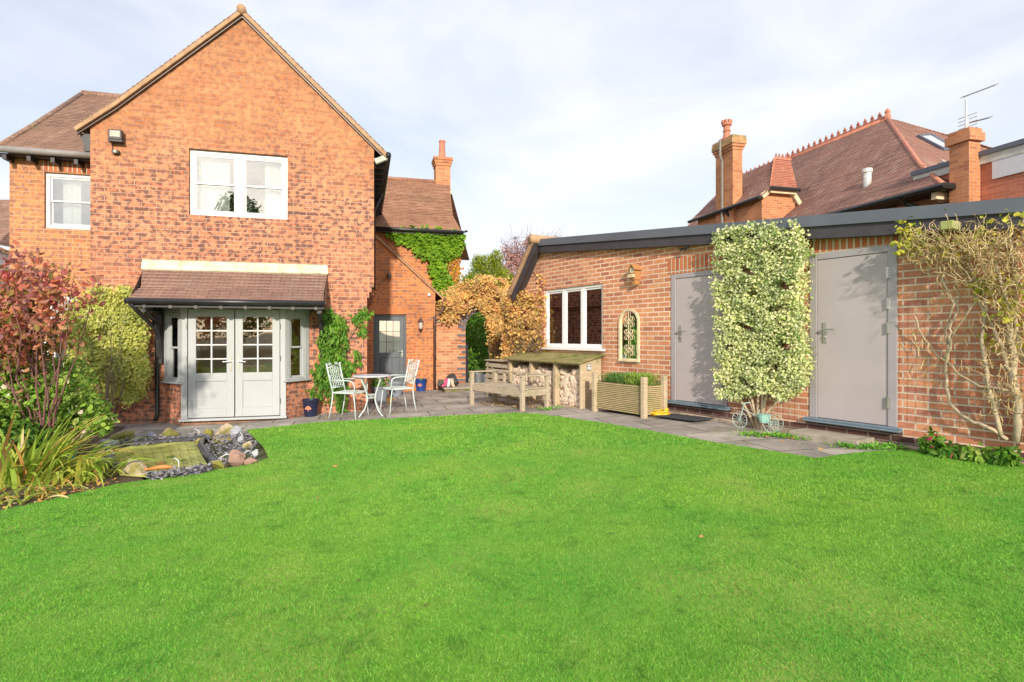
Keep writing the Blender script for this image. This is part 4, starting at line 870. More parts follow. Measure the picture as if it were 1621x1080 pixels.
MB().tube([(BX-.2,yE,ze2-.03),(BX-.2,yb-.15,ze2-.03)],.06,8).tube([(BX-.2,yb+1.6,ze2-.05),(BX-.1,yb+1.5,ze2-.25),(BX-.05,yb+1.5,ze2-.35),(BX-.05,yb+1.5,ze2-2)],.05,8).build('gutter',BLACKP,nb)
MB().bar((BX-.05,yb-.06,ze2+.02),(hb0.x+.05,yb-.06,hb0.z-.06),.07,.16).bar((hb1.x-.05,yb-.06,hb0.z-.05),(hb1.x+.95,yb-.06,ze2-1.1),.07,.14).box(hb0.x,hb1.x,yb-.18,yb-.1,hb0.z-.16,hb0.z-.06).build('bargeboard',CREAMP,nb)
# left chimney
CXn=BX-.12; ca=NX(1160,300,CXn); cyn=ca.y; zt_=NX(1160,214,CXn).z; wd=NY(1175,300,cyn).x-CXn; ln=NX(1133,300,CXn).y-cyn
zc=NX(1160,236,CXn).z
cm=MB().box(CXn,CXn+wd,cyn,cyn+ln,0,zc)
cw=MB()
for i in range(5):
    o_=(.03,.07,.10,.10,.085)[i]; h=(zt_-zc)/5; (cm if i<2 else cw).box(CXn-o_,CXn+wd+o_,cyn-o_,cyn+ln+o_,zc+h*i,zc+h*(i+1)-.001)
nch=cm.build('chimney',B_NEI,nb); cw.build('chimney_cap',rockm('sooty_cap',(.42,.22,.10),(.56,.33,.16),(.26,.22,.10),.5),nch)
pz=NX(1161,180,CXn).z-zt_
MB().lathe([(.15,0),(.15,.05),(.12,.1),(.11,pz*.45),(.14,pz*.47),(.11,pz*.5),(.11,pz*.72),(.16,pz*.75),(.17,pz*.86),(.10,pz*.86)],12,(CXn+wd*.45,cyn+.55,zt_)).build('chimney_pot',TERRA,nch)
cr_=MB()
for i in range(8):
    t=2*math.pi*i/8; cr_.box(CXn+wd*.45+.14*math.cos(t)-.035,CXn+wd*.45+.14*math.cos(t)+.035,cyn+.55+.14*math.sin(t)-.035,cyn+.55+.14*math.sin(t)+.035,zt_+pz*.861,zt_+pz)
cr_.build('pot_crown',TERRA,nch)
MB().lathe([(.13,0),(.12,.16),(.10,.18)],12,(CXn+wd*.45,cyn+ln*.62,zt_)).lathe([(.13,0),(.12,.12),(.10,.14)],12,(CXn+wd*.45,cyn+ln*.85,zt_)).build('low_pot',TERRA,nch)
yd=cyn+ln*.52; MB().tube([(CXn-.14,yd,zt_-.02),(CXn-.14,yd,zc-.1),(CXn-.06,yd,zc-.3),(CXn-.06,yd,4.9),(CXn-.2,yd-1.6,4.2)],.045,8).build('downpipe',plain('grey_pipe',(.22,.2,.17),.6),nb)
MB().bar((CXn+wd+.02,cyn-.03,NY(1165,318,cyn).z),(CXn+wd+.6,cyn-.03,NY(1165,318,cyn).z+.55),.03,.12).build('flashing',LEAD,nch)
# roof vent
v=NX(1373,306,-wu+1.05); ve=MB().lathe([(.10,-.3),(.10,.30),(.13,.32),(.13,.42),(.05,.44)],10,(v.x,v.y,v.z+.25)).build('roof_vent',plain('vent_white',(.66,.66,.64),.6,var=.3,vs=12),nroof)
vv=NX(1378,312,-wu+1.0); MB().bar((vv.x-.35,vv.y,vv.z-.22),(vv.x+.15,vv.y,vv.z+.14),.5,.03).build('vent_flashing',LEAD,nroof)
# skylight on the hip
s0=NY(1487,232,-1.7); 
def hipz(y): 
    t=-y/wv; return AZ-(AZ-mzz)*(t/.68) if t<.68 else mzz-(mzz-ZE)*((t-.68)/.32)
def hip_at(px,py):
    best=None
    for k in range(400):
        y=-.3-k*.01; q=NY(px,py,y); e=abs(q.z-hipz(y)-.06)
        if best is None or e<best[0]: best=(e,q)
    return best[1]
sk=[hip_at(*p) for p in ((1454,216),(1474,214),(1508,234),(1492,236))]; sk=[Vector((q.x,q.y,hipz(q.y)+.08)) for q in sk]
MB().add(sk,[(3,2,1,0)]).build('skylight_glass',plain('skylight',(.55,.6,.66),.1),nb); m=MB()
for i in range(4): m.bar(sk[i]+Vector((0,0,-.02)),sk[(i+1)%4]+Vector((0,0,-.02)),.07,.09)
m.build('skylight_frame',FASCIA,nb)
# right chimney, standing at the eaves of the hip
CY2=-wv-.35
r0=NY(1534,300,CY2); x0r=r0.x; 
ky=CY2; ztr=NY(1534,205,ky).z; lxr=x0r
lw=NX(1513,300,lxr).y-ky; wr_=NY(1552,300,ky).x-x0r
zcr=NY(1534,222,ky).z
c2=MB().box(x0r,x0r+wr_,ky,ky+max(.42,lw),0,zcr).box(x0r-.06,x0r+wr_+.06,ky-.06,ky+max(.42,lw)+.06,zcr+.001,ztr-.05).box(x0r-.02,x0r+wr_+.02,ky-.02,ky+max(.42,lw)+.02,ztr-.049,ztr+.05)
c2.build('chimney',B_NEI,nb)
c2x=x0r; c2y=ky; 
fa=[hip_at(*p) for p in ((1489,257),(1510,268),(1536,285))]; fa=[Vector((q.x,q.y,hipz(q.y)+.05)) for q in fa]
MB().bar(fa[0],fa[1],.05,.16).bar(fa[1],fa[2],.05,.14).build('flashing',LEAD,nb)
# aerials
def aerial(label,base,h,b0,b1,mesh_end):
    t=thing('television_aerial',label,'aerial',to_world(NF,base),NF[2])
    MB().tube([(0,0,0),(0,0,h)],.022,6).build('mast',plain('mast_white',(.6,.6,.6),.5),t)
    b0,b1=Vector(b0),Vector(b1); MB().tube([b0,b1],.018,6).build('boom',METAL,t); d=(b1-b0); s=d.cross(Vector((0,0,1))).normalized()
    e=MB()
    for i in range(16): c=b0+d*(i+.5)/16; e.tube([c-s*.10,c+s*.10],.008,4)
    if mesh_end:
        for k in range(5): e.tube([b0+Vector((0,0,-.16+k*.08))-s*.2,b0+Vector((0,0,-.16+k*.08))+s*.2],.008,4)
    e.build('elements',METAL,t)
q=NY(1517,205,ky); kk=ky; s_=(q.y); sc1=F/to_world(NF,q).y
h1=(205-150)/sc1
aerial('tall white mast aerial on the right neighbour chimney',(x0r+.12,ky+.15,q.z-.1),h1+.1,(-.06,0,h1+.16),(.85,.0,h1+.52),False)
q=NY(1547,205,ky); aerial('small low aerial with a short mesh reflector on the right neighbour chimney',(q.x,ky+.2,q.z-.05),.35,(-.0,0,.26),(.62,.0,.44),True)
# flat roofed extension on the far right
ex=thing('modern_extension','flat roofed orange brick extension with a pale window band at the right edge','building',(NF[0],NF[1],0),NF[2])
EXx=x0r+wr_+.02
p0=NX(1553,241,EXx); p1=NX(1621,216,EXx)
y0e=p1.y-2.0; ezp=p0.z
MB().box(EXx,EXx+5,y0e,p0.y+1.5,0,ezp-.28).build('wall',B_NEI2,ex)
ext=MB().box(EXx-.08,EXx+5.1,y0e-.1,p0.y+1.55,ezp-.1,ezp).build('roof_edge',FASCIA,ex); MB().box(EXx-.04,EXx+5,y0e-.05,p0.y+1.52,ezp-.279,ezp-.101).build('soffit_band',LEAD,ex)
pw=NX(1572,262,EXx); MB().box(EXx-.03,EXx-.001,y0e,pw.y,pw.z-.3,pw.z+.12).build('window_panel',WHITE,ex)
MB().box(EXx-.035,EXx-.001,y0e,pw.y+.02,pw.z+.121,pw.z+.17).build('window_head',plain('blue_grey_glass',(.3,.36,.45),.2),ex)
# small neighbour at the far left edge
fn=thing('far_house','far house with a small piece of brown tiled roof showing at the left edge','house',(-13.6,15,0),0)
q=ray(12,352)*15; x_=q.x+13.6
MB().box(-6,x_-.3,0,4,0,CH+q.z-.7).build('wall',plain('white_render',(.72,.74,.78),.8),fn)
fm=MB(); tile_surface(fm,[((-7,-.3,CH+q.z-.65),(x_,-.3,CH+q.z-.65)),((-7,2.4,CH+q.z+1.2),(x_-1.1,2.4,CH+q.z+1.2))],.12); tile_surface(fm,[((x_,-.3,CH+q.z-.65),(x_,4.5,CH+q.z-.65)),((x_-1.1,2.4,CH+q.z+1.2),(x_-1.1,2.5,CH+q.z+1.2))],.12); fm.build('roof',T_BROWN,fn)
# ================================================================ GARDEN FURNITURE AND SMALL THINGS
def gz(p): return zg(p[0])
def cross(a,b): return Vector(a).cross(Vector(b))
# bistro chairs (front faces +x)
def make_chair(label):
    t=thing('bistro_chair',label,'chair',group='pale metal bistro chairs on the patio')
    for sx,sy in ((.22,.21),(.22,-.21)):
        MB().tube([(sx-.02,sy,.44),(sx,sy,.3),(sx+.03,sy*1.06,.0)],.011,8).build('leg',CHAIRP,t,smooth=True)
    for sy in (.2,-.2):
        MB().tube([(-.20,sy,.44),(-.22,sy,.25),(-.27,sy*1.05,.0)],.011,8).build('leg',CHAIRP,t,smooth=True)
    s=MB(); s.tube([(.23,-.2,.445),(.25,0,.445),(.23,.2,.445),(0,.235,.445),(-.2,.21,.445),(-.21,0,.445),(-.2,-.21,.445),(0,-.235,.445),(.23,-.2,.445)],.011,8,cap=False)
    for i in range(10): x=-.18+i*.044; s.box(x-.014,x+.014,-.22,.22,.447,.452)
    for i in range(5): y=-.18+i*.09; s.box(-.2,.23,y-.010,y+.010,.4525,.455)
    s.build('seat',CHAIRP,t)
    def bp(u,z): x=-.20-(z-.44)*.24; return (x,u,z)
    b=MB()
    for sy in (.2,-.2): b.tube([bp(sy,.44),bp(sy*1.02,.7),bp(sy*1.05,.93)],.013,8); b.lathe([(.004,-.0),(.018,.01),(.018,.02),(.004,.032)],8,bp(sy*1.05,.925))
    b.tube([bp(-.2,.87),bp(0,.90),bp(.2,.87)],.011,8); b.tube([bp(-.2,.53),bp(.2,.53)],.010,8)
    for i in range(-2,3):      # interlacing curved bars
        for sg in (1,-1):
            pts=[]
            for k in range(9):
                q=k/8; u=i*.075+sg*.06*math.sin(math.pi*q*2-.2)*1.1; u=max(-.195,min(.195,u)); pts.append(bp(u,.535+.35*q))
            b.tube(pts,.006,5)
    b.build('backrest',CHAIRP,t,smooth=True)
    sc_=MB()
    for sg in (1,-1):
        pts=[]
        for k in range(15):
            a=k/14*math.pi*2.3; r=.05*(1-.055*k); pts.append(bp(sg*(.10-math.sin(a)*r*.9),.945-.0+math.cos(a)*r*.55-.01))
        sc_.tube(pts,.0065,5); sc_.tube([bp(sg*.2,.90),bp(sg*.15,.93),bp(sg*.10,.965)],.0065,5)
    sc_.build('scroll_top',CHAIRP,t,smooth=True)
    for sy in (.22,-.22): MB().tube([bp(sy,.655),(-.05,sy*1.12,.665),(.15,sy*1.12,.66),(.21,sy*1.1,.63),(.225,sy,.55),(.22,sy,.44)],.010,8).build('armrest',CHAIRP,t,smooth=True)
    return t
ch1=make_chair('pale metal bistro chair left of the round table, standing before the climber')
p=G(553,661); ch1.location=p; ch1.rotation_euler=(0,0,R(-14))
ch2=copy_tree(ch1); ch2['label']='pale metal bistro chair right of the round table, before the grey back door'
p=G(630,653); ch2.location=p; ch2.rotation_euler=(0,0,R(180+35))
tb=thing('bistro_table','small round pale metal table between the two bistro chairs','table',G(588,658))
MB().lathe([(.28,.69),(.325,.695),(.33,.705),(.325,.715),(.30,.715),(.0,.713)],40).build('tabletop',TABLEP,tb,smooth=False)
for i in range(4):
    a=math.pi/4+i*math.pi/2+.2; c,s=math.cos(a),math.sin(a); MB().tube([(.25*c,.25*s,.69),(.19*c,.19*s,.58),(.11*c,.11*s,.40),(.09*c,.09*s,.28),(.16*c,.16*s,.12),(.29*c,.29*s,.0)],.012,8).build('leg',CHAIRP,tb,smooth=True)
def ring(m,r,z,rr,at=(0,0,0),n=24):
    m.tube([(at[0]+r*math.cos(2*math.pi*i/n),at[1]+r*math.sin(2*math.pi*i/n),at[2]+z) for i in range(n+1)],rr,6,cap=False); return m
m=MB(); ring(m,.09,.32,.007); ring(m,.095,.37,.007); m.build('brace_ring',CHAIRP,tb,smooth=True)
# pots
def pot(label,at,r,h,mat,emblem=True,group=None,plant=None,name='plant_pot'):
    t=thing(name,label,'plant pot',at,group=group)
    MB().lathe([(r*.70,0),(r*.72,.01),(r*.92,h*.86),(r,h*.88),(r*1.03,h),(r*.93,h),(r*.9,h*.9),(.0,h*.88)],28).build('pot_body',mat,t,smooth=False,bevel=.003)
    MB().lathe([(.001,h*.885),(r*.88,h*.89),(.001,h*.895)],20).build('soil',SOIL,t)
    if emblem:
        e=MB(); yy=-r*.86
        for (x,z,q) in ((0,.56,.13),(-.09,.5,.10),(.09,.5,.10)): 
            e.lathe([(q*h,0),(q*h,.004)],12,(0,0,0)); 
            k=len(e.v)-24
            for i in range(k,len(e.v)): vx,vy,vz=e.v[i]; e.v[i]=(vx+x*h,-(r*.72+(r*.2)*(z/.86))-.001-vz,vy*.7+z*h)
        e.box(-.02*h,.02*h,-(r*.83)-.004,-(r*.80),.33*h,.5*h); e.build('tree_emblem',TERRA,t)
    return t
p=G(492,659); pt=pot('dark navy glazed pot with a tree emblem under the canopy end','%s'and p,.155,.31,NAVY,True); 
leafmesh('sprouts',np.array([0,0,.28])+RS.normal(0,.05,(30,3))*[1,1,.1],np.tile([0,0,1.],(30,1)),.05,L_BUSH,pt)
p=G(666,619); pt=pot('cobalt blue glazed pot with an emblem beside the brown downpipe',p,.16,.31,BLUEP,True)
leafmesh('sprouts',np.array([0,0,.3])+RS.normal(0,.06,(50,3))*[1,1,.15],np.tile([0,0,1.],(50,1)),.06,L_BUSH,pt)
p=G(601,636); pt=pot('grey pot of pink flowers behind the round table',p,.20,.34,GREYP,False)
P_,N_=ellips(260,(0,0,.40),(.2,.2,.13),.4); leafmesh('foliage',P_,N_,.07,L_CLIMB,pt)
P_,N_=ellips(40,(0.1,0,.46),(.2,.18,.12),.8); leafmesh('flowers',P_,N_,.055,PINKF,pt,aspect=.9)
p=G(612,630); pt=pot('larger grey pot with no flowers behind the right bistro chair',p+Vector((.12,.4,0)),.2,.33,GREYP,False)
p=G(617,642); o=thing('leaf_ornament','small orange and cream cut-out ornament standing on the patio behind the table','ornament',p)
e=MB()
for i in range(5):
    a=i*2*math.pi/5+.3; e.add([(0,0,.11),(.05*math.cos(a-.5),-.012,.11+.05*math.sin(a-.5)),(.10*math.cos(a),0,.11+.10*math.sin(a)),(.05*math.cos(a+.5),-.012,.11+.05*math.sin(a+.5)),(0,.015,.11),(.05*math.cos(a-.5),.01,.11+.05*math.sin(a-.5)),(.10*math.cos(a),.012,.11+.10*math.sin(a)),(.05*math.cos(a+.5),.01,.11+.05*math.sin(a+.5))],[(0,1,2,3),(7,6,5,4),(0,4,5,1),(1,5,6,2),(2,6,7,3),(3,7,4,0)])
e.build('petals',plain('orange_ornament',(.80,.36,.07),.6,var=.5,vs=30),o); bx(-.05,.05,-.03,.03,0,.02).build('base',OAK,o)
# bag and boots on the ledge
wp=to_world(HF,(LED[0]+.12,LED[1]+.28,LED[2])); bg_=thing('dark_bag','crumpled dark bag slumped on the stone ledge beside the downpipe','bag',wp)
P_,N_=ellips(10,(0,0,0),(1,1,1)); 
bmx=bmesh.new(); bmesh.ops.create_icosphere(bmx,subdivisions=3,radius=1)
def rock_mesh(name,r,seed,rough=.25,flat=0):
    b=bmesh.new(); bmesh.ops.create_icosphere(b,subdivisions=3,radius=1); rs=np.random.RandomState(seed); pl=[(norm(rs.normal(0,1,(1,3)))[0],rs.uniform(.38,.8)) for _ in range(13)]
    for v in b.verts:
        c=np.array(v.co); 
        for n_,d_ in pl:
            k=c@n_
            if k>d_: c=c-n_*(k-d_)*.9
        c=c*(1+rough*.3*wav(c[None,:],2.3,seed)[0]+.04*wav(c[None,:],7.,seed)[0]); v.co=Vector(c*np.array(r))
    me=bpy.data.meshes.new(name); b.to_mesh(me); b.free(); box_uv(me); return me
def meshobj(name,me,mat,parent=None,at=None,rot=None):
    me.materials.append(mat); o=bpy.data.objects.new(name,me); C.objects.link(o); o.parent=parent
    if at is not None: o.location=at
    if rot: o.rotation_euler=rot
    return o
bagm=plain('bag_dark',(.05,.05,.055),.5,var=.3,vs=10,bmp=.8,bs=25)
meshobj('bag_body',rock_mesh('bag_body',(.20,.16,.19),4,.6),bagm,bg_,(.12,.05,.17)); meshobj('bag_flap',rock_mesh('bag_flap',(.13,.12,.09),7,.6),plain('bag_grey',(.10,.12,.10),.6),bg_,(-.18,-.02,.10))
for k,(dx,mt,lb) in enumerate(((-.06,plain('pink_rubber',(.72,.08,.22),.35),'pink wellington boot lying against the dark bag'),(.03,plain('white_rubber',(.75,.72,.70),.4),'white shoe between the pink boot and the cream one'),(.13,plain('cream_rubber',(.66,.50,.34),.5),'cream boot resting in front of the dark bag'))):
    t=thing('boot',lb,'boot',wp+Vector((dx,-.14,.0)),R(-25+k*22),'boots on the stone ledge')
    MB().tube([(0,.08,.19),(0,.03,.10),(0,-.0,.045),(0,-.10,.035),(0,-.13,.03)],[.042,.038,.042,.036,.02],10).build('boot_upper',mt,t,smooth=True); MB().tube([(0,.04,.012),(0,-.12,.012)],[.034,.03],8).build('sole',bagm,t)
# timber bench parallel to the outbuilding
bn=thing('timber_bench','weathered open slatted timber bench with low rails in front of the log store','bench')
A_=G(747,641); B_=G(827,651); 
bn.location=(A_.x,A_.y,0); dv=Vector((B_.x-A_.x,B_.y-A_.y)); BL=dv.length; bn.rotation_euler=(0,0,math.atan2(dv.y,dv.x)); BD=.56
# local x along the front, local y towards the log store
def bz(x,y):
    a=bn.rotation_euler[2]; X=A_.x+x*math.cos(a)-y*math.sin(a); return zg(X)
H1=.60; zb=bz(BL/2,.2)
for (x,y) in ((0,0),(BL,0),(0,BD),(BL,BD)): bx(x-.035,x+.035,y-.035,y+.035,bz(x,y)-.01,zb+H1).build('leg',OAK,bn,bevel=.006)
for i in range(7):
    y=.01+i*(BD-.02)/7; bx(-.06,BL+.06,y,y+(BD-.02)/7-.008,zb+.37,zb+.395).build('seat_slat',OAK,bn,bevel=.004) if i in(0,) else None
st_=MB()
for i in range(1,7): y=.01+i*(BD-.02)/7; st_.box(.036,BL-.036,y,y+(BD-.02)/7-.008,zb+.37,zb+.395)
st_.build('seat',OAK,bn,bevel=.004)
bx(.036,BL-.036,-.02,.02,zb+.26,zb+.369).build('front_rail',OAK,bn,bevel=.004); bx(.036,BL-.036,BD-.02,BD+.02,zb+.26,zb+.369).build('back_rail',OAK,bn,bevel=.004)
for x in (0,BL): bx(x-.02,x+.02,.036,BD-.036,zb+.26,zb+.369).build('side_rail',OAK,bn,bevel=.004); bx(x-.045,x+.045,-.05,BD+.05,zb+H1+.001,zb+H1+.026).build('armrest',OAK,bn,bevel=.005)
bx(.046,BL-.046,BD-.04,BD+.04,zb+H1+.002,zb+H1+.026).build('top_rail',OAK,bn,bevel=.005)
for x in (.3,.6,.9,1.2): 
    if x<BL-.1: bx(x-.03,x+.03,BD-.018,BD+.018,zb+.396,zb+H1).build('baluster',OAK,bn,bevel=.004)
# log store against the outbuilding
SY=-.52
sA=GP(805,640,SY).x; sB=GP(918,647,SY); sBx=sB.x; 
base=zg(to_world(GF,(sBx-.5,SY,0)).x)-.0
zf=GP(918,573,SY).z; zbk=GP(940,561,-.03).z; 
ls=thing('log_store','open fronted timber log store with a sloping mossy board roof under the white window','log store',(GF[0],GF[1],0),GF[2])
def topz(y): return zf+(zbk-zf)*(y-SY)/(-.03-SY)
for x in (sA,sBx-.025):
    MB().add([(x,SY,base-.1),(x+.025,SY,base-.1),(x+.025,-.04,base-.1),(x,-.04,base-.1),(x,SY,zf-.03),(x+.025,SY,zf-.03),(x+.025,-.04,zbk-.03),(x,-.04,zbk-.03)],[(0,3,2,1),(4,5,6,7),(0,1,5,4),(1,2,6,5),(2,3,7,6),(3,0,4,7)]).build('side_panel',STORE,ls,bevel=.004)
bx(sBx,sBx+.03,SY-.01,SY+.05,base-.1,zf-.035).build('corner_post',STORE,ls,bevel=.004)
dv1=GP(840,600,SY).x; dv2=GP(878,600,SY).x
for x in (sA+.04,dv1,dv2): bx(x-.035,x+.035,SY-.01,SY+.045,base-.1,zf-.04).build('divider_post',STORE,ls,bevel=.004)
for x in (dv1,dv2): bx(x-.01,x+.01,SY+.046,-.05,base,zf-.05).build('divider',STORE,ls)
rb=MB(); nb_=7
for i in range(nb_):
    y0=SY-.09+i*(-.02-SY+.09)/nb_; y1=y0+(-.02-SY+.09)/nb_+.02; t0_=topz(y0)+.012; t1__=topz(y1)-.012+.012
    rb.add([(sA-.08,y0,t0_+.0),(sBx+.07,y0,t0_+.0),(sBx+.07,y1,t1__),(sA-.08,y1,t1__),(sA-.08,y0,t0_-.02),(sBx+.07,y0,t0_-.02),(sBx+.07,y1,t1__-.02),(sA-.08,y1,t1__-.02)],[(0,1,2,3),(7,6,5,4),(0,4,5,1),(1,5,6,2),(2,6,7,3),(3,7,4,0)])
rb.build('roof_boards',STORER,ls)
bx(sA,sBx,SY-.015,SY+.02,zf-.06,zf-.02).build('front_beam',STORE,ls)
bx(sA+.03,sBx-.03,SY+.02,-.05,base-.02,base+.02).build('floor_board',STORE,ls)
# logs
protos=[]
for k in range(10):
    n=random.choice((3,4,4,5)); r=.036+random.random()*.017; rs=[r*random.uniform(.8,1.15) for _ in range(n+3)]
    pr=[]; nn=n+3
    for j in range(nn):
        a=2*math.pi*j/nn+random.uniform(-.15,.15); q=rs[j]*(1 if j<nn-2 else .75); pr.append((q*math.cos(a),q*math.sin(a)))
    L0=.30+random.random()*.06; mb=MB(); mb.add([(x,0,z) for x,z in pr]+[(x*1.02,L0,z*1.02) for x,z in pr]+[(0,-.004,0)],[(j,(j+1)%nn,nn+(j+1)%nn,nn+j) for j in range(nn)]+[((j+1)%nn,j,2*nn) for j in range(nn)]+[tuple(nn+j for j in range(nn))])
    o=mb.build('split_log',LOGE,None,fix=True); protos.append(o)
used=[False]*10; bays=((sA+.09,dv1-.05,'left bay'),(dv1+.05,dv2-.05,'middle bay'),(dv2+.05,sBx-.05,'right bay'))
nl=0
for a,b,bl in bays:
    z=base+.065; row=0
    while z<zf-.14:
        x=a+(.0 if row%2 else .034); x+=.01
        while x<b-.02:
            k=random.randrange(10); pr=protos[k]
            if z>zf-.22 and random.random()<.35: x+=.07; continue
            o=pr if not used[k] else pr.copy()
            if used[k]: C.objects.link(o)
            used[k]=True; sc__=random.uniform(.82,1.2)
            o.location=to_world(GF,(x,SY+.07+random.uniform(0,.07),z+random.uniform(-.012,.012))); o.rotation_euler=(random.uniform(-.06,.06),random.uniform(0,6.28),GF[2]+random.uniform(-.14,.14)); o.scale=(sc__,1,sc__*random.uniform(.85,1))
            o['label']='pale split log stacked end-on in the %s of the log store'%bl; o['category']='log'; o['group']='logs stacked in the %s of the store'%bl; nl+=1
            x+=.066+random.uniform(-.006,.01)
        z+=.056; row+=1
print('logs',nl)
# key safe
p=locx(GF,932,582,sBx+.005); o=thing('key_safe','small grey combination key box screwed to the side of the log store','key safe',to_world(GF,p),GF[2])
bx(.0,.03,-.04,.04,-.05,.06).build('case',plain('grey_metal',(.42,.44,.45),.4),o,bevel=.01); bx(.0301,.036,-.025,.025,-.02,.04).build('face_plate',WHITE,o,bevel=.003); MB().lathe([(.012,0),(.012,.004)],10,(0,0,0)).build('dial',BLACKP,o,at=(.037,0,.02)).rotation_euler=(0,R(90),0)
# slatted crate beside it
cp=GP(768,600,-.5); xx0=sA-.55; 
ct=thing('slatted_crate','weathered slatted timber crate left of the log store, under the golden creeper','crate',(GF[0],GF[1],0),GF[2])
zc0=zg(to_world(GF,(xx0,-.4,0)).x)
x0_,x1_=GP(770,600,-.45).x,sA-.1; zt2=GP(785,572,-.45).z
for i in range(6): z=zc0+.04+i*(zt2-zc0-.1)/5.6; bx(x0_,x1_,-.47,-.452,z,z+.085).build('slat',OAK,ct,bevel=.003)
for x in (x0_+.01,x1_-.06): bx(x,x+.05,-.451,-.40,zc0-.02,zt2).build('corner_post',OAK,ct)
bx(x0_-.02,x1_+.02,-.49,-.05,zt2+.001,zt2+.025).build('lid',OAK,ct,bevel=.004); bx(x0_,x0_+.02,-.4,-.06,zc0,zt2).build('side_panel',OAK,ct)
# planter
PY0=None
pa=G(943,652); pb=G(1020,661.5); la=to_local(GF,pa); lb_=to_local(GF,pb)
yF=(la.y+lb_.y)/2; x0p,x1p=la.x,lb_.x; yB=yF+.42; zpl=zg(pb.x)-.02
xL=loc(GF,942,620,yF).x; xR_=loc(GF,1020,620,yF).x
pl_=thing('timber_planter','ribbed decking board planter with four tall posts full of green herbs','planter',(GF[0],GF[1],0),GF[2])
tz_=loc(GF,1020,607,yF).z; pz_=loc(GF,1020,597,yF).z
n=15
def corr(x0,x1,y0,y1,nm):
    m=MB(); m2=MB(); hh=(tz_-zpl-.1)/n
    for i in range(n):
        z=zpl+.06+i*hh; m.box(x0,x1,y0,y1,z,z+hh*.6); 
        if x1-x0>y1-y0: m2.box(x0,x1,y0+.02,y1,z+hh*.6+.0005,z+hh-.0005)
        else: m2.box(x0,x1-.02,y0,y1,z+hh*.6+.0005,z+hh-.0005)
    o=m.build(nm,DECK,pl_); m2.build('groove',GROOVE,o); return o
corr(xL,xR_,yF,yF+.025,'front_panel'); corr(xR_-.03,xR_-.004,yF+.03,yB-.03,'side_panel'); corr(xL+.004,xL+.03,yF+.03,yB-.03,'side_panel'); corr(xL,xR_,yB-.025,yB,'back_panel')
for i,(x,y) in enumerate(((xL,yF),(xR_,yF),(xR_,yB),(xL,yB))): bx(x-.035,x+.04,y-.045,y+.03,zpl-.02,pz_+.0).build('corner_post',STORE,pl_,bevel=.006)
bx(xL+.03,xR_-.03,yF+.03,yB-.03,tz_-.12,tz_-.08).build('soil',SOIL,pl_)
for i,(fx,lb2,m_,hh) in enumerate(((.28,'grey green rosemary in the left half of the timber planter',L_ROSM,.17),(.74,'brighter green herb in the right half of the timber planter',L_BUSH,.20))):
    n=1500; cx=xL+(xR_-xL)*fx; P_=np.stack([RS.normal(cx,.14,n).clip(xL+.03,xR_-.04),RS.uniform(yF+.04,yB-.04,n),tz_-.1+RS.rand(n)*hh],1); 
    q=thing('herb_plant',lb2,'herb',(GF[0],GF[1],0),GF[2]); leafmesh('foliage',P_,np.tile([0,-1.,.2],(n,1)),.055,m_,q,aspect=.16,jit=.8,droop=-.9)
    s=MB(); 
    for j in range(14): x=cx+random.gauss(0,.12); y=random.uniform(yF+.06,yB-.06); s.tube([(x,y,tz_-.1),(x+random.gauss(0,.02),y,tz_-.1+hh*.9)],.004,4)
    s.build('stems',BARK,q)
# yellow hose, doormat, stone step
p=G(1045,659); ho=thing('yellow_hose','coiled yellow hose lying at the foot of the planter','hose',p,GF[2])
m=MB(); 
for k in range(3):
    pts=[]
    for i in range(25):
        a=2*math.pi*i/24; pts.append(((.16-.02*k)*math.cos(a)+.01*k,(.10-.01*k)*math.sin(a),.018+.03*k+.006*math.sin(3*a+k)))
    m.tube(pts,.016,8,cap=False)
m.tube([(.1,-.08,.03),(-.05,-.13,.05),(-.2,-.1,.02),(-.24,-.02,.02)],.016,8); m.build('coil',YELL,ho,smooth=True)
MB().tube([(.05,0,.05),(.12,.03,.13)],[.022,.026],8).build('nozzle',YELL,ho,smooth=True)
w0=loc(GF,1063,500,0).x; mt_=bx(.0,.72,-.40,0,0,.014).build('door_mat',MATD,None,bevel=.004); c_=to_world(GF,(w0+.1,-.07,0)); mt_.location=(c_.x,c_.y,zg(c_.x)+.012); mt_.rotation_euler=(0,R(-1.5),GF[2]); tag(mt_,'dark ribbed rubber doormat below the left grey door','doormat')
zs=zg(4.)
s0_=loc(GF,1345,690,-.3); 
stp=MB().box(D2[0]-.02,D2[0]+.74,-.42,-.05,-.06,.085).build('stone_step',STONE,None,bevel=.012,at=(GF[0],GF[1],zs),rz=GF[2]); tag(stp,'worn mossy stone slab step below the right grey door','step')
# wall things on the outbuilding: bird box, sensor light, mirror, timber bracket
p=GP(1010,432); bb_=thing('bird_box','small rustic bird box with a pitched roof and round white front on the wall','bird box',to_world(GF,(p.x,0,p.z)),GF[2])
MB().slab([(-.055,-.12),(-.055,.05),(0,.11),(.055,.05),(.055,-.12)],[],-.13,-.001).build('box_body',PINE,bb_)
MB().bar((-.085,-.075,.035),(0,-.075,.135),.17,.014,up=(0,0,1)).bar((.085,-.075,.035),(0,-.075,.135),.17,.014,up=(0,0,1)).build('roof',PINE,bb_)
m=MB(); m.lathe([(.045,0),(.045,.012),(.03,.012),(.03,0)],18); m.v=[(x,-.131-z,y+.03) for x,y,z in m.v]; m.build('hole_ring',CREAMP,bb_)
m=MB(); m.lathe([(.028,0),(.028,.003)],18); m.v=[(x,-.132-z,y+.03) for x,y,z in m.v]; m.build('entrance_hole',plain('hole_grey',(.3,.36,.36),.8),bb_)
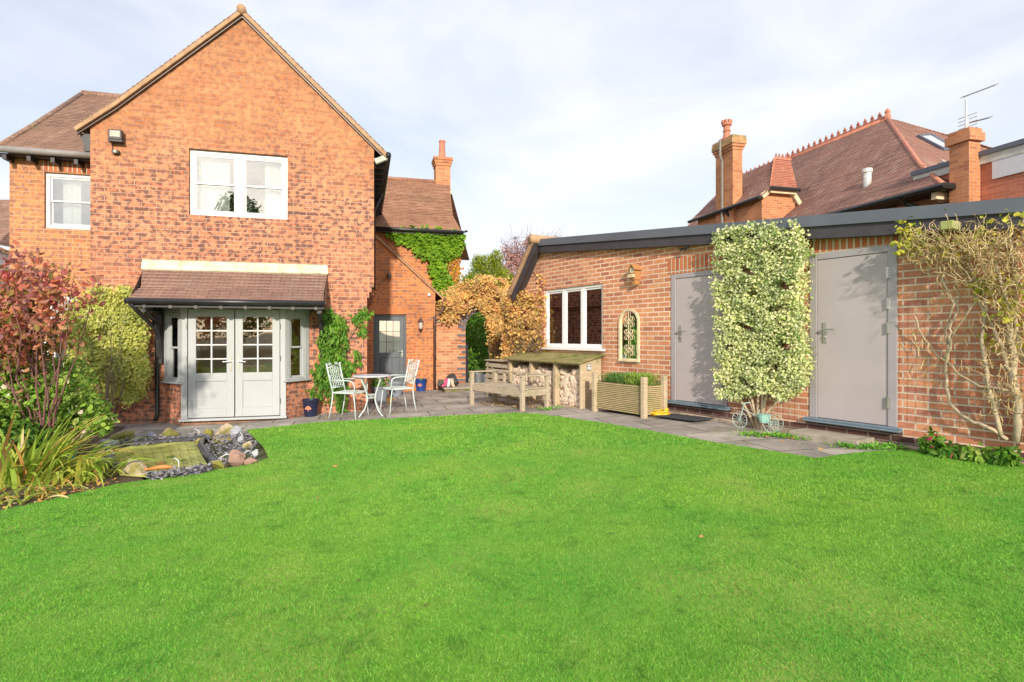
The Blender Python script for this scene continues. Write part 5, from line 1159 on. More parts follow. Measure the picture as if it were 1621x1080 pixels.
bx(-.065,.065,-.175,-.131,-.085,-.035).build('perch_ledge',CREAMP,bb_,bevel=.004); bx(-.03,.04,-.11,-.001,-.2,-.121).build('bracket',PINE,bb_,bevel=.004)
p=GP(1088,393); s_=thing('wall_sensor_light','tiny dark twin sensor light high on the wall above the left grey door','light',to_world(GF,(p.x,0,p.z)),GF[2])
bx(-.035,.035,-.03,-.001,-.015,.03).build('base',GREYFRAME,s_,bevel=.004)
for x in (-.03,.03): MB().tube([(x*.5,-.03,.0),(x,-.06,-.01),(x*1.2,-.10,-.03)],[.008,.016,.022],8).build('lamp_head',BLACKP,s_)
pm=GP(982,570); pn=GP(1013,489); mxc=(pm.x+pn.x)/2; wm=(GP(1013,530).x-GP(982,530).x)/2; zb_=GP(998,571).z; zt_m=GP(998,489).z
mr=thing('arched_mirror','narrow arched garden mirror with cream scrollwork frame between window and left door','mirror',to_world(GF,(mxc,0,zb_)),GF[2])
hm=zt_m-zb_; 
def archpts(w_,h,z0=0,n=12): return [(-w_,z0),(-w_,h-w_)]+[(-w_*math.cos(math.pi*i/n),h-w_+w_*math.sin(math.pi*i/n)) for i in range(1,n)]+[(w_,h-w_),(w_,z0)]
MB().slab(archpts(wm,hm),[archpts(wm-.035,hm-.035,.035)],-.035,-.002).build('frame',CREAMP,mr,bevel=.003); bx(-wm-.01,wm+.01,-.05,-.002,-.02,.012).build('bottom_ledge',CREAMP,mr,bevel=.004)
MB().slab(archpts(wm-.034,hm-.034,.034),[],-.012,-.004).build('glass',MIR,mr)
m=MB(); m.tube([(0,-.03,.03),(0,-.03,hm-.04)],.006,5)
for zc in (hm*.2,hm*.5,hm*.75):
    for sg in (1,-1):
        for q in (1,-1):
            pts=[]
            for k in range(12): a=k/11*math.pi*1.9; r=.05*(1-.06*k); pts.append((sg*(.058-r*math.cos(a)),-.03,zc+q*(.055-math.sin(a)*r*1.2)))
            m.tube(pts,.006,5)
m.build('scrollwork',CREAMP,mr,smooth=True)
p=GP(1505,358,-.2); tbk=bx(-.05,.05,-.1,.199,-.04,.04).build('timber_bracket',timber('mossy_timber',(.34,.34,.14),(.5,.48,.3),moss=(.3,.36,.1)),None,bevel=.006,at=to_world(GF,(p.x,-.2,p.z)),rz=GF[2]); tag(tbk,'short mossy timber bracket sticking out from the wall amid the rambling rose','bracket')
# trellis mesh behind the rose and the hedge
def mesh_trellis(label,x0,x1,z0,z1,step):
    t=thing('wire_trellis',label,'trellis',(GF[0],GF[1],0),GF[2]); m=MB(); x=x0
    while x<x1: m.tube([(x,-.025,z0),(x+random.gauss(0,.004),-.022,(z0+z1)/2),(x,-.025,z1)],.0018,3,cap=False); x+=step
    m.build('upright_wires',GREYFRAME,t,uv=False); m=MB(); z=z0
    while z<z1: m.tube([(x0,-.029,z),((x0+x1)/2,-.026,z+random.gauss(0,.004)),(x1,-.029,z)],.0018,3,cap=False); z+=step
    m.build('cross_wires',GREYFRAME,t,uv=False)
mesh_trellis('fine wire mesh fixed to the wall behind the bare rambling rose',GP(1432,500).x,GP(1640,500).x,.62,2.2,.075)
mesh_trellis('fine wire mesh showing below the clipped variegated hedge',GP(1140,500).x,GP(1268,500).x,.5,2.6,.075)
# wheel shaped plant stand
q=G(1205,682); wt=thing('tricycle_planter','little wire tricycle plant stand with spoked wheels under the clipped hedge','plant stand',q,GF[2])
for k,(cx,r) in enumerate(((-.27,.105),(.16,.105),(.13,.10))):
    m=MB(); n=20; yy=-.05 if k<2 else .1
    m.tube([(cx+r*math.cos(2*math.pi*i/n),yy,.11+r*math.sin(2*math.pi*i/n)) for i in range(n+1)],.004,5,cap=False)
    for i in range(12): a=math.pi*2*i/12; m.tube([(cx,yy,.11),(cx+r*math.cos(a),yy,.11+r*math.sin(a))],.0022,4,cap=False)
    m.build('wheel',MINT,wt)
m=MB().tube([(-.27,-.05,.11),(-.22,-.05,.27),(-.19,-.05,.33)],.006,6).tube([(-.19,-.13,.33),(-.19,.05,.33)],.006,6).tube([(-.22,-.05,.25),(-.05,0,.17),(.15,.02,.12)],.006,6).tube([(-.05,0,.17),(-.02,0,.26)],.005,6)
m.build('frame',MINT,wt); MB().lathe([(.055,0),(.08,.09),(.085,.1),(.07,.1)],14,(.04,0,.11)).build('basket',plain('mint_enamel',(.35,.62,.55),.4),wt)
# bucket beyond the gate
for k,(px,py,h) in enumerate(((757,600,.30),(770,598,.26))):
    q=G(px,604); t=thing('metal_bucket',('tall grey zinc bucket seen through the arched gateway','shorter grey zinc bucket right of the other in the gateway')[k],'bucket',to_world(HF,(H(px,py,WY+.6).x,WY+.6,.15)),0,'zinc buckets in the gateway')
    MB().lathe([(.09,0),(.13,h),(.135,h+.01),(.12,h+.005),(.10,h*.4),(.0,h*.4)],16).build('bucket_body',plain('zinc',(.30,.33,.36),.4,metal=.5),t); m=MB(); m.tube([(-.125,0,h),(-.1,0,h+.11),(0,0,h+.16),(.1,0,h+.11),(.125,0,h)],.004,5); m.build('handle',METAL,t)
# ================================================================ POND
pond=[G(a,b) for a,b in ((172,722),(200,709),(262,704),(318,701),(316,718),(330,742),(300,750),(235,760),(190,757))]
wm_,nt,N,L,p=newmat('pond_water'); t=N.new('ShaderNodeTexCoord'); f=spread(N,L,noise(N,L,t.outputs['Object'],3.2,5,.6,.6),.35,.65); c=mix(N,L,(.38,.43,.08),(.78,.80,.22),f)
L.new(c,p.inputs['Base Color']); p.inputs['Roughness'].default_value=.3; bump(N,L,noise(N,L,t.outputs['Object'],9,3),p,.08,.02)
sheet('pond_water',[q.xy for q in pond],.026,wm_)
def kerbpath(name,pts,r,mat,label,cat):
    m=MB(); m.tube(pts,r,8); o=m.build(name,mat,None,smooth=True); return tag(o,label,cat)
slm=plain('wet_slate',(.055,.06,.075),.4,var=.5,vs=12,bmp=.6,bs=30)
def band(pxs,w_,dz): return [G(a,b)+Vector((0,0,dz)) for a,b in pxs]
pts=band(((165,721),(200,708),(262,703),(318,699)),0,.04); m=MB()
for i in range(3): m.bar(pts[i],pts[i+1],.11,.05)
tag(m.build('pond_edging',slm,None,bevel=.005),'straight dark slate edging along the back of the small pond','edging')
# slate chippings
cp_=[]
for poly in ([(160,712),(200,700),(250,694),(330,692),(330,700),(262,705),(200,711)],[(322,712),(345,693),(388,690),(408,706),(395,728),(365,738),(350,744),(338,738),(326,724)],[(232,757),(330,743),(333,751),(240,765)],[(160,724),(176,720),(185,745),(170,742)]):
    w2=[tuple(G(a,b).xy) for a,b in poly]; q=polysample(900,w2); cp_.append(q)
q=np.concatenate(cp_); P_=np.stack([q[:,0],q[:,1],.045*(np.clip(q[:,0],-5,2.5)+4.5)+.03+RS.rand(len(q))*.03],1)
o=leafmesh('slate_chippings',P_,np.tile([0,0,1.],(len(P_),1)),.042,SLATE,None,aspect=.7,jit=.35,droop=0,fold=.02); tag(o,'loose purple grey slate chippings around the pond','slate chippings',kind='stuff')
kp=[(308,699),(316,712),(328,722),(340,732)]
tag(MB().tube([G(a,b)+Vector((0,0,.04)) for a,b in ((322,696),(317,710),(326,724),(342,737))],[.035,.038,.038,.035],8).build('pond_lip',slm,None,smooth=True),'curved dark liner lip at the right end of the pond','edging')
# netting
nm=MB(); a0,a1,b0,b1=G(178,724),G(320,702),G(196,758),G(332,744)
for i in range(22):
    t=i/21; nm.tube([a0.lerp(b0,t)+Vector((0,0,.05)),a0.lerp(b0,t).lerp(a1.lerp(b1,t),.5)+Vector((0,0,.04)),a1.lerp(b1,t)+Vector((0,0,.05))],.0020,3,cap=False)
for i in range(11):
    t=i/10; nm.tube([a0.lerp(a1,t)+Vector((0,0,.052)),b0.lerp(b1,t)+Vector((0,0,.052))],.0022,3,cap=False)
tag(nm.build('pond_net',BLACKP,None,uv=False),'thin black protective net stretched over the green pond','net')
lp=MB(); 
for k,(a,b,r) in enumerate(((243,722,.07),(272,727,.06),(255,738,.06),(205,722,.09),(290,733,.05),(225,741,.05),(300,716,.05))):
    c=G(a,b)+Vector((0,0,.032)); 
    o=MB(); n=14; vs=[c]+[c+Vector((r*math.cos(2*math.pi*i/n+.3),r*math.sin(2*math.pi*i/n+.3),.002*math.sin(i*2))) for i in range(1,n)]; o.add(vs,[(0,i,i+1) for i in range(1,n-1)])
    o=o.build('lily_pad',(L_YEL,L_BUSH,L_DRY)[k%3],None); tag(o,'flat round water lily leaf floating under the pond net','lily pad','lily pads on the pond')
fs_=thing('koi_ornament','orange fish shaped ornament lying at the front edge of the pond net','ornament',G(257,750)+Vector((0,0,.06)),R(20))
MB().tube([(-.12,0,0),(-.06,0,.01),(.02,0,.012),(.08,0,.005),(.10,0,0)],[.01,.018,.022,.014,.006],10).build('fish_body',plain('orange_fish',(.70,.22,.06),.5),fs_,smooth=True); MB().add([(-.12,-.003,0),(-.18,-.003,.04),(-.16,-.003,0),(-.18,-.003,-.03),(-.12,.003,0),(-.18,.003,.04),(-.16,.003,0),(-.18,.003,-.03)],[(0,1,2,3),(7,6,5,4),(0,4,5,1),(1,5,6,2),(2,6,7,3),(3,7,4,0)]).build('tail',plain('orange_fish',(.70,.22,.06),.5),fs_)
rocks=[(265,692,35,15,'moss','long mossy brown rock in the middle of the pond back edge'),(237,696,15,18,'grey','small upright pale grey stone left of the long mossy rock'),(184,700,44,22,'moss','broad brown mossy rock at the rear left of the pond'),(167,711,27,16,'grey','flat topped blue grey rock at the left pond corner'),
 (130,706,22,24,'tan','tan upright rock behind the iris leaves'),(108,706,22,16,'white','pale stone left of the tan rock'),(353,690,34,20,'cream','large cream rock at the top right of the pond'),(327,693,26,18,'moss','mossy rock touching the large cream rock'),(370,692,18,18,'grey','blue grey rock right of the large cream rock'),
 (343,702,32,12,'moss','low brown mossy rock below the large cream rock'),(313,704,16,11,'moss','small mossy stone at the corner of the dark edging'),(204,757,54,34,'cream','biggest lichened cream rock at the front left of the pond'),(344,744,28,20,'moss','green mossy rock at the front right of the pond'),
 (368,738,30,26,'red','pointed red brown rock at the front right of the pond'),(393,737,22,15,'red','small brown rock beside the pointed red brown rock'),(158,724,28,12,'moss','low mossy rock half under the iris leaves'),(390,714,20,20,'cream','jagged cream rock at the right end of the pond'),(402,722,14,12,'white','small white stone at the lawn edge of the pond'),
 (378,702,16,12,'grey','small slate grey stone in the slate chippings'),(96,716,18,12,'white','white stone among the iris leaves'),(145,690,14,12,'red','small brown stone left of the broad mossy rock')]
for k,(px,py,wd,hg,kd,lb) in enumerate(rocks):
    g=G(px,py); s=F/g.y; rx=wd/s/2*1.1; rz=hg/s*.62; me=rock_mesh('rock',(rx,rx*.75,rz),k+20,.6); o=meshobj('rock',me,RK[kd],None,g+Vector((0,rx*.4,rz*.5)),(0,0,random.uniform(-.4,.4))); tag(o,lb,'rock','rocks around the pond')
for k,(px,py) in enumerate(((199,697),(350,738),(283,745),(315,693),(383,700),(384,733))):
    g=G(px,py); m=MB().tube([(0,0,-.02),(0,0,.10),(.06,0,.13),(.10,0,.10)],.006,6); o=m.build('net_peg',WHITE,None,smooth=True,at=g,rz=random.uniform(0,3)); tag(o,'white hooked peg holding the pond net','peg','pegs of the pond net')
g=G(122,705); tq=thing('heron_ornament','small turquoise metal bird ornament behind the pond rocks','ornament',g)
MB().tube([(0,0,.12),(0,0,.22),(.03,0,.27),(.0,0,.33),(-.04,0,.31)],[.03,.026,.012,.012,.006],8).tube([(0,0,0),(0,0,.12)],.005,5).build('bird_body',TURQ,tq,smooth=True)
g=G(84,735); tq=thing('turquoise_bucket','turquoise plastic bucket hidden among the iris leaves','bucket',g+Vector((0,.2,0)))
MB().lathe([(.08,0),(.11,.17),(.12,.18),(.10,.175),(.08,.03),(0,.03)],16).build('bucket_body',TURQ,tq); MB().tube([(-.11,0,.17),(-.07,-.08,.20),(.07,-.08,.20),(.11,0,.17)],.005,5).build('handle',WHITE,tq)
# ================================================================ PLANTS
def Hh(px,py,ly=0): return loc(HF,px,py,ly)
def climber(name,label,cat,fr,parts):
    t=thing(name,label,cat,(fr[0],fr[1],0),fr[2])
    for fn in parts: fn(t)
    return t
def lw(P,out=(0,-1.,.35)): return np.tile(out,(len(P),1))
# yellow shrub on the house corner
def part_leaf(name,n,poly,fn,ly,thick,size,mat,asp=.6,rag=.03,gap=None,jit=.7,droop=.2,out=(0,-1,.35)):
    def f(t):
        P=wallpts(n,poly,fn,ly,thick,rag,3.,gap); leafmesh(name,P,lw(P,out),size,mat,t,aspect=asp,jit=jit,droop=droop)
    return f
def part_stems(name,lines,mat):
    def f(t):
        m=MB()
        for pts,r in lines: m.tube(pts,[r*(1-.6*i/(len(pts)-1)) for i in range(len(pts))],6)
        m.build(name,mat,t,smooth=True)
    return f
ys=[(140,470),(165,455),(190,462),(207,452),(222,470),(228,500),(238,530),(232,560),(246,585),(236,612),(226,628),(205,640),(188,620),(180,645),(160,640),(150,655),(120,640),(112,590),(118,540),(108,500),(120,480)]
climber('golden_shrub','tall bushy yellow variegated shrub trained up the house corner left of the canopy','shrub',HF,[
 part_leaf('foliage',14000,ys,Hh,-.10,.48,.050,L_YEL,.7,.03,-.75),
 part_stems('stems',[([Hh(175,668,-.25),Hh(170,620,-.3),Hh(178,560,-.3),Hh(172,500,-.25)],.022),([Hh(178,668,-.25),Hh(195,610,-.3),Hh(208,560,-.25),Hh(212,500,-.2)],.016),([Hh(172,660,-.25),Hh(150,600,-.35),Hh(135,540,-.3),Hh(150,480,-.2)],.018)],BARK)])
# five leaved climber right of the bay
c1_=[(508,492),(522,484),(532,498),(546,500),(550,530),(548,560),(566,552),(572,568),(556,590),(548,600),(546,640),(552,652),(536,648),(528,610),(508,612),(500,600),(498,582),(508,560),(503,540),(512,520)]
c2_=[(556,500),(575,488),(590,490),(584,505),(565,510)]; c3_=[(566,512),(582,512),(580,530),(568,528)]; c4_=[(478,620),(500,608),(530,620),(525,640),(500,628)]
climber('climbing_plant','glossy green climber on the brick wall behind the left bistro chair','climber',HF,[
 part_leaf('foliage',1500,c1_,Hh,-.03,.26,.105,L_CLIMB,.36,.02,-.55,droop=1.0),part_leaf('upper_shoot',130,c2_,Hh,-.03,.1,.09,L_CLIMB,.4,.02,None,droop=.8),part_leaf('side_shoot',60,c3_,Hh,-.03,.08,.08,L_CLIMB,.4,.02,None,droop=.8),part_leaf('lower_shoot',100,c4_,Hh,-.03,.12,.08,L_CLIMB,.4,.02,-.3,droop=.8),
 part_stems('stems',[([Hh(548,655,-.1),Hh(536,610,-.12),Hh(528,560,-.08),Hh(522,495,-.05)],.012),([Hh(548,655,-.1),Hh(550,600,-.08),Hh(548,545,-.05),Hh(578,495,-.04)],.010),([Hh(546,650,-.08),Hh(520,620,-.06),Hh(482,625,-.04)],.006)],BARK)])
# virginia creeper on the rear wing
v_=[(612,366),(640,362),(728,368),(728,385),(724,400),(700,412),(704,430),(716,452),(720,468),(700,470),(690,452),(684,430),(680,408),(660,400),(650,385),(630,380)]
climber('virginia_creeper','bright green creeper hanging from the eaves of the rear wing','climber',HF,[
 part_leaf('foliage',5200,v_,Hh,UY-.02,.22,.11,L_VIRG,.75,.05,-.8,droop=.7),
 part_leaf('orange_leaves',420,[(704,400),(728,385),(730,470),(712,480),(706,440)],Hh,UY-.01,.1,.08,L_VIRO,.7,.05,-.2,droop=.6),
 part_stems('stems',[([Hh(706,500,UY-.03),Hh(705,450,UY-.03),Hh(690,410,UY-.03),Hh(640,372,UY-.03)],.02),([Hh(706,470,UY-.03),Hh(712,420,UY-.03),Hh(715,375,UY-.03)],.014)],BARK)])
# golden creeper: over the gateway wall and on to the outbuilding
g1=[(694,478),(712,458),(735,448),(765,440),(800,446),(822,460),(822,600),(800,602),(786,590),(780,560),(772,530),(768,500),(758,486),(742,478),(735,492),(722,506),(700,508)]
GCR=thing('golden_creeper','autumn golden creeper spilling over the arched garden wall and round to the white window','climber')
def under(fr,name,n,poly,fn,ly,thick,size,mat,asp=.6,rag=.05,gap=None,droop=.3):
    P=wallpts(n,poly,fn,ly,thick,rag,3.,gap); c,s=math.cos(fr[2]),math.sin(fr[2])
    W_=np.stack([fr[0]+c*P[:,0]-s*P[:,1],fr[1]+s*P[:,0]+c*P[:,1],P[:,2]],1); o=np.array([s,-c,.35]); leafmesh(name,W_,np.tile(o,(len(W_),1)),size,mat,GCR,aspect=asp,droop=droop)
under(HF,'wall_top_foliage',13000,g1,Hh,WY-.02,.55,.062,L_GOLD,.72,.06,-.6)
under(GF,'foliage',4600,[(803,470),(822,458),(846,470),(858,500),(856,548),(846,556),(820,560),(800,575),(800,520)],GP,-.02,.28,.060,L_GOLD,.72,.05,-.3)
under(GF,'high_shoots',150,[(845,470),(853,425),(864,440),(862,560),(855,560)],GP,-.01,.08,.06,L_GOLD,.7,.03,-.3)
under(GF,'thin_shoots',170,[(858,440),(866,520),(872,556),(858,560),(850,500)],GP,-.01,.05,.05,L_VIRO,.7,.03,-.2)
m=MB()
for k in range(130):
    a=(random.uniform(772,850),random.uniform(540,600)); pts=[]; x,y=a; dx=random.uniform(-6,9)
    for i in range(6):
        pts.append(to_world(GF,GP(x,y,-.10-random.random()*.12)) if x>803 else to_world(HF,Hh(x,y,WY-.1-random.random()*.2))); x+=dx+random.uniform(-4,4); y-=random.uniform(2,13)
        x=max(774,min(858,x))
        if (pts and len(pts)>1 and (pts[-1]-pts[-2]).length>.8): pts=pts[:-1]; break
    if len(pts)>1: m.tube(pts,[.007-.0009*i for i in range(len(pts))],4)
m.build('stems',BARK,GCR,uv=False)
# clipped variegated hedge between the doors
iv=[(a+(3 if a<1200 else -5),b) for a,b in [(1131,368),(1145,358),(1180,356),(1230,352),(1262,352),(1277,362),(1280,420),(1274,470),(1278,520),(1282,580),(1280,608),(1262,618),(1248,636),(1236,634),(1222,620),(1190,624),(1160,632),(1136,632),(1131,600),(1130,520),(1128,440)]]
HT=.26
def front(fn,poly,ly): return [(fn(a,b,ly).x,fn(a,b,ly).z) for a,b in poly]
vh=thing('variegated_hedge','tall clipped cream and green variegated evergreen growing flat on the wall between the doors','climber',(GF[0],GF[1],0),GF[2])
n=26000; q=polysample(n,front(GP,iv,-.2)); q+=RS.normal(0,.018,q.shape); P=np.stack([q[:,0],q[:,0]*0,q[:,1]],1); wv_=wav(P,7.); P[:,1]=-(HT+.035*wv_)*(1-RS.rand(n)**1.6*.95)+.0
keep=wav(P*[1,.3,1],9.,1.)>-.60; P=P[keep]; leafmesh('foliage',P,lw(P,(0,-1,.3)),.036,L_VAR,vh,aspect=.72,jit=.75,droop=.1)
m=MB(); b_=GP(1200,676,-.12)
for e_ in ((1150,600),(1170,500),(1200,420),(1225,560),(1250,480),(1245,620),(1180,620),(1215,400)):
    e=GP(*e_,-.12); c=b_.lerp(e,.35)+Vector((random.uniform(-.06,.06),0,.03)); m.tube([b_+Vector((random.uniform(-.04,.04),0,-.05)),c,e],[.020,.016,.008],6)
m.build('stems',STEMP,vh,smooth=True)
# bare rambling rose on the right
rr=thing('rambling_rose','mostly bare rambling rose with tangled brown stems spread over wire mesh at the right','climber',(GF[0],GF[1],0),GF[2])
main=[([(1597,697),(1560,675),(1530,665),(1505,640),(1497,600),(1500,565),(1497,520),(1510,480),(1492,450),(1488,420)],.018),([(1497,570),(1505,540),(1502,520),(1512,500),(1516,470),(1512,450)],.014),
 ([(1585,690),(1572,640),(1562,600),(1555,540),(1562,480),(1540,430),(1515,400),(1480,380),(1455,370)],.020),([(1610,700),(1612,640),(1605,590),(1600,520),(1610,450),(1600,380),(1590,350)],.034),([(1618,620),(1590,618),(1550,612),(1520,596),(1500,575),(1478,560),(1460,530),(1448,500)],.014),
 ([(1612,640),(1600,590),(1590,560),(1575,520),(1545,470),(1530,430),(1500,410),(1470,395)],.018),([(1620,580),(1605,500),(1580,430),(1560,380),(1550,350)],.02),([(1500,545),(1540,485),(1550,470)],.01),([(1628,700),(1640,600),(1632,480),(1640,360)],.04)]
m=MB()
for pl0,r in main: 
    pts=[GP(a,b,-.08-.05*math.sin(i)) for i,(a,b) in enumerate(pl0)]; pp=[]
    for i in range(len(pts)-1):
        for k in range(3): pp.append(pts[i].lerp(pts[i+1],k/3)+Vector((random.gauss(0,.006),random.gauss(0,.008),random.gauss(0,.006))))
    pp.append(pts[-1]); m.tube(pp,[r*(1-.55*i/len(pp)) for i in range(len(pp))],7)
m.build('main_stems',STEMP,rr,smooth=True)
m=MB()
for k in range(1150):
    if k<780: x,y=random.uniform(1440,1650),random.triangular(352,470,385)
    else: x,y=random.uniform(1560,1650),random.uniform(430,660)
    if x<1480 and y>420: continue
    ly=-.05-random.random()*.33; l=random.uniform(6,26); a=random.uniform(-math.pi,0) if random.random()<.6 else random.uniform(0,math.pi); pts=[]
    for i in range(5): pts.append(GP(x,y,ly)); x+=l*.35*math.cos(a); y+=l*.35*math.sin(a); a+=random.gauss(0,.5); ly+=random.gauss(0,.03); ly=min(-.02,ly); y=max(338,y)
    m.tube(pts,[.0042*(1-.17*i) for i in range(5)],4,cap=False)
for k in range(40):
    x,y=random.uniform(1440,1560),random.uniform(430,620); ly=-.06; a=random.uniform(-2.4,-.7); pts=[]
    for i in range(5): pts.append(GP(x,y,ly)); x+=6*math.cos(a); y+=6*math.sin(a); a+=random.gauss(0,.6)
    m.tube(pts,[.004*(1-.17*i) for i in range(5)],4,cap=False)
m.build('twigs',plain('brown_twig',(.60,.46,.25),.9,var=.35,vs=9),rr,uv=False)
def rl_(poly,n,th,size,gap=None): 
    P=wallpts(n,poly,GP,-.04,th,.04,3.,gap); leafmesh('leaves',P,lw(P),size,L_ROSE,rr,aspect=.7,jit=.9,droop=.4)
rl_([(1432,350),(1500,345),(1640,335),(1650,380),(1560,400),(1500,410),(1450,395),(1430,375)],330,.38,.045,-.2); rl_([(1545,440),(1580,432),(1600,440),(1640,450),(1640,560),(1600,540),(1590,500),(1560,460)],190,.3,.055,-.2); rl_([(1432,350),(1470,350),(1462,400),(1436,398)],160,.25,.055)
rl_([(1540,445),(1570,440),(1572,460),(1548,465)],50,.1,.06); rl_([(1558,520),(1566,520),(1568,545),(1556,545)],20,.1,.05)
# small planting at the right wall foot
for k,(px,py,w_,h,mt,lb,fl) in enumerate(((1477,690,34,42,L_CLIMB,'small leggy shrub with fuchsia pink flowers left in the wall border',True),(1510,706,50,24,L_CLIMB,'low leafy plant with a pink bloom at the foot of the rose',True),(1548,712,46,28,L_BUSH,'broad leaved green plant at the wall foot under the rose',False),(1592,712,40,34,L_CLIMB,'darker leafy plant by the thick rose trunk',False))):
    q=GP(px,py,-.16); g=to_world(GF,(q.x,-.20,zg(4.)+.01)); s=F/g.y; t=thing('border_plant',lb,'plant',g,group='small plants in the wall border'); rx=w_/s/2; rz=h/s/2
    P_,N_=ellips(330 if k else 150,(0,0,rz*.95),(rx,rx*.7,rz),.3); leafmesh('foliage',P_,N_,.075,mt,t,aspect=.5,jit=.6,droop=.5)
    if fl: P_,N_=ellips(9,(0,-.03,rz*1.1),(rx*.8,rx*.6,rz*.6),.8); leafmesh('flowers',P_,N_,.05,FUCH,t,aspect=.9)
    m=MB(); 
    for j in range(7): a=random.uniform(0,6.3); m.tube([(0,0,-.02),(rx*.5*math.cos(a),rx*.4*math.sin(a),rz*1.3)],.004,4)
    m.build('stems',BARK,t,uv=False)
# smoke bush at the left
d_=6.6
def PW(px,py,d): r=ray(px,py); return np.array((r.x*d,d,CH+r.z*d))
def branchy(par,base,tips,r,mat,name='branches',n=5,amp=.03):
    m=MB()
    for tp in tips:
        p=jitline(base,tp,n,amp); m.tube(p,[r*(1-.8*i/n) for i in range(n+1)],5)
    return m.build(name,mat,par,smooth=True,uv=False)
sb=thing('smoke_bush','crimson and purple leaved smoke bush reaching in from the left edge','shrub')
base=G(-20,760); base.y=6.6; tips=[]; PP=[];NN=[]
rng=[(8,402),(40,400),(70,415),(98,418),(118,432),(150,440),(84,446),(60,440),(30,430),(0,445),(-30,410),(-60,430),(50,470),(20,490),(55,500),(0,520),(30,530),(-40,480),(-80,500),(-20,550),(30,560),(-100,440),(-60,380),(-110,560)]
for px,py in rng:
    d=random.uniform(6.0,7.3); tp=PW(px,py,d); tips.append(tuple(tp)); b=np.array(base); 
    for k in range((150 if px<90 else 60) if py<470 else 90):
        q=1-abs(random.gauss(0,.15)); c=b*(1-q)+tp*q+RS.normal(0,.055 if q>.8 else .09,3); c[1]+=random.gauss(0,.12); PP.append(c); NN.append((0,-.4,1.))
leafmesh('foliage',PP,NN,.080,L_SMOKE,sb,aspect=.56,jit=.8,droop=.4,fold=.18); branchy(sb,base,tips,.014,plain('purple_twig',(.20,.09,.09),.8),amp=.05)
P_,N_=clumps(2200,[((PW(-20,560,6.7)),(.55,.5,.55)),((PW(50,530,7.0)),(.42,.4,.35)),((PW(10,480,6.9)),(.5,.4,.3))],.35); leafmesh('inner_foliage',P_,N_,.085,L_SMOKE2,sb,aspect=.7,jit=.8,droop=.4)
# thorny twigs right of it
tw=thing('bare_twiggy_shrub','thin bare purple twigs showing between smoke bush and golden shrub','shrub',G(150,690)+Vector((0,.3,0)))
b=Vector(tw.location); tips=[Vector(PW(random.uniform(130,205),random.uniform(418,520),7.6))-b for _ in range(16)]; branchy(tw,(0,0,0),tips,.0035,plain('purple_twig2',(.30,.2,.2),.9),'twigs',5,.03)
# lower green flowering bush
gb=thing('flowering_bush','sprawling green bush with small pale pink flowers in front of the left wall','shrub')
cs=[(PW(30,640,6.7),(.55,.5,.38)),(PW(95,625,6.9),(.38,.4,.30)),(PW(130,650,7.0),(.33,.3,.27)),(PW(150,672,7.0),(.22,.25,.16)),(PW(-20,620,6.6),(.5,.5,.4)),(PW(70,672,6.9),(.42,.35,.25)),(PW(-80,650,6.5),(.5,.5,.5)),(PW(60,590,7.2),(.3,.35,.25)),(PW(115,590,7.5),(.25,.3,.25))]
P_,N_=clumps(6800,cs,.45); P_=P_[wav(P_,4.,2.)>-.6]; N_=np.tile([0,-.4,1.],(len(P_),1)); leafmesh('foliage',P_,N_,.07,L_BUSH,gb,aspect=.68,jit=.8,droop=.4)
P_,N_=clumps(110,cs,.95); P_=P_[N_[:,1]<.3]; leafmesh('flowers',P_,np.tile([0,-.7,.7],(len(P_),1)),.05,PALEF,gb,aspect=.9,jit=.5,fold=.3)
b=Vector(G(30,740)); b.y=6.9
branchy(gb,b,[tuple(c+RS.normal(0,.15,3)) for c,r in cs for _ in range(7)],.009,BARK,amp=.03)
sh2=thing('dark_leafed_shrub','dark green and bronze shrub behind the iris leaves at the left edge','shrub')
P_,N_=clumps(3600,[(PW(20,700,6.3),(.5,.35,.25)),(PW(70,705,6.6),(.35,.3,.2)),(PW(-60,700,6.),(.5,.5,.4))],.3); leafmesh('foliage',P_,N_,.06,L_HEDGE,sh2,aspect=.6,droop=.4)
branchy(sh2,tuple(G(20,745)),[tuple(PW(random.uniform(-60,90),random.uniform(680,720),6.4)) for _ in range(16)],.008,BARK)
# iris clumps
def blade(vs,fs,b,az,ln,arch,w_,n=9):
    p=Vector(b); el=R(88-random.random()*25); k=len(vs); d0=Vector((math.cos(az),math.sin(az),0)); s=Vector((-math.sin(az),math.cos(az),0))*w_/2
    tw_=random.uniform(-.5,.5)
    for i in range(n+1):
        t=i/n; ww=(1-.96*t**2.5)*(1 if t>.0 else 1); sd=(s*math.cos(tw_)+Vector((0,0,1))*s.length*math.sin(tw_))*ww
        vs+= [tuple(p-sd),tuple(p+sd)]
        if i: fs.append((k+2*i-2,k+2*i-1,k+2*i+1,k+2*i))
        el-=arch/n; p=p+(d0*math.cos(el)+Vector((0,0,math.sin(el))))*ln/n
        if p.z<b[2]+.015: p.z=b[2]+.015
def clump(label,at,n,rad,lens,archs,azr=(0,6.28),wd=.026,mat=None):
    t=thing('iris_clump',label,'plant',at,group='strap leaved iris clumps at the left border'); vs=[];fs=[]; dv_=[];df=[]
    for i in range(n):
        b=(random.gauss(0,rad),random.gauss(0,rad),0); tgt=(vs,fs) if random.random()>.12 else (dv_,df)
        blade(*tgt,b,random.uniform(*azr),random.uniform(*lens),R(random.uniform(*archs)),wd*random.uniform(.6,1.1))
    MB().add(vs,fs).build('leaves',mat or L_IRIS,t,uv=False)
    if df: MB().add(dv_,df).build('withered_leaves',L_DRY,t,uv=False)
clump('upright fan of iris leaves at the very left edge',G(18,770),62,.09,(.45,.85),(20,85),wd=.046)
clump('arching iris clump spreading right towards the pond rocks',G(95,768)+Vector((0,.15,0)),100,.16,(.4,.75),(70,135),(-.9,1.2),.040)
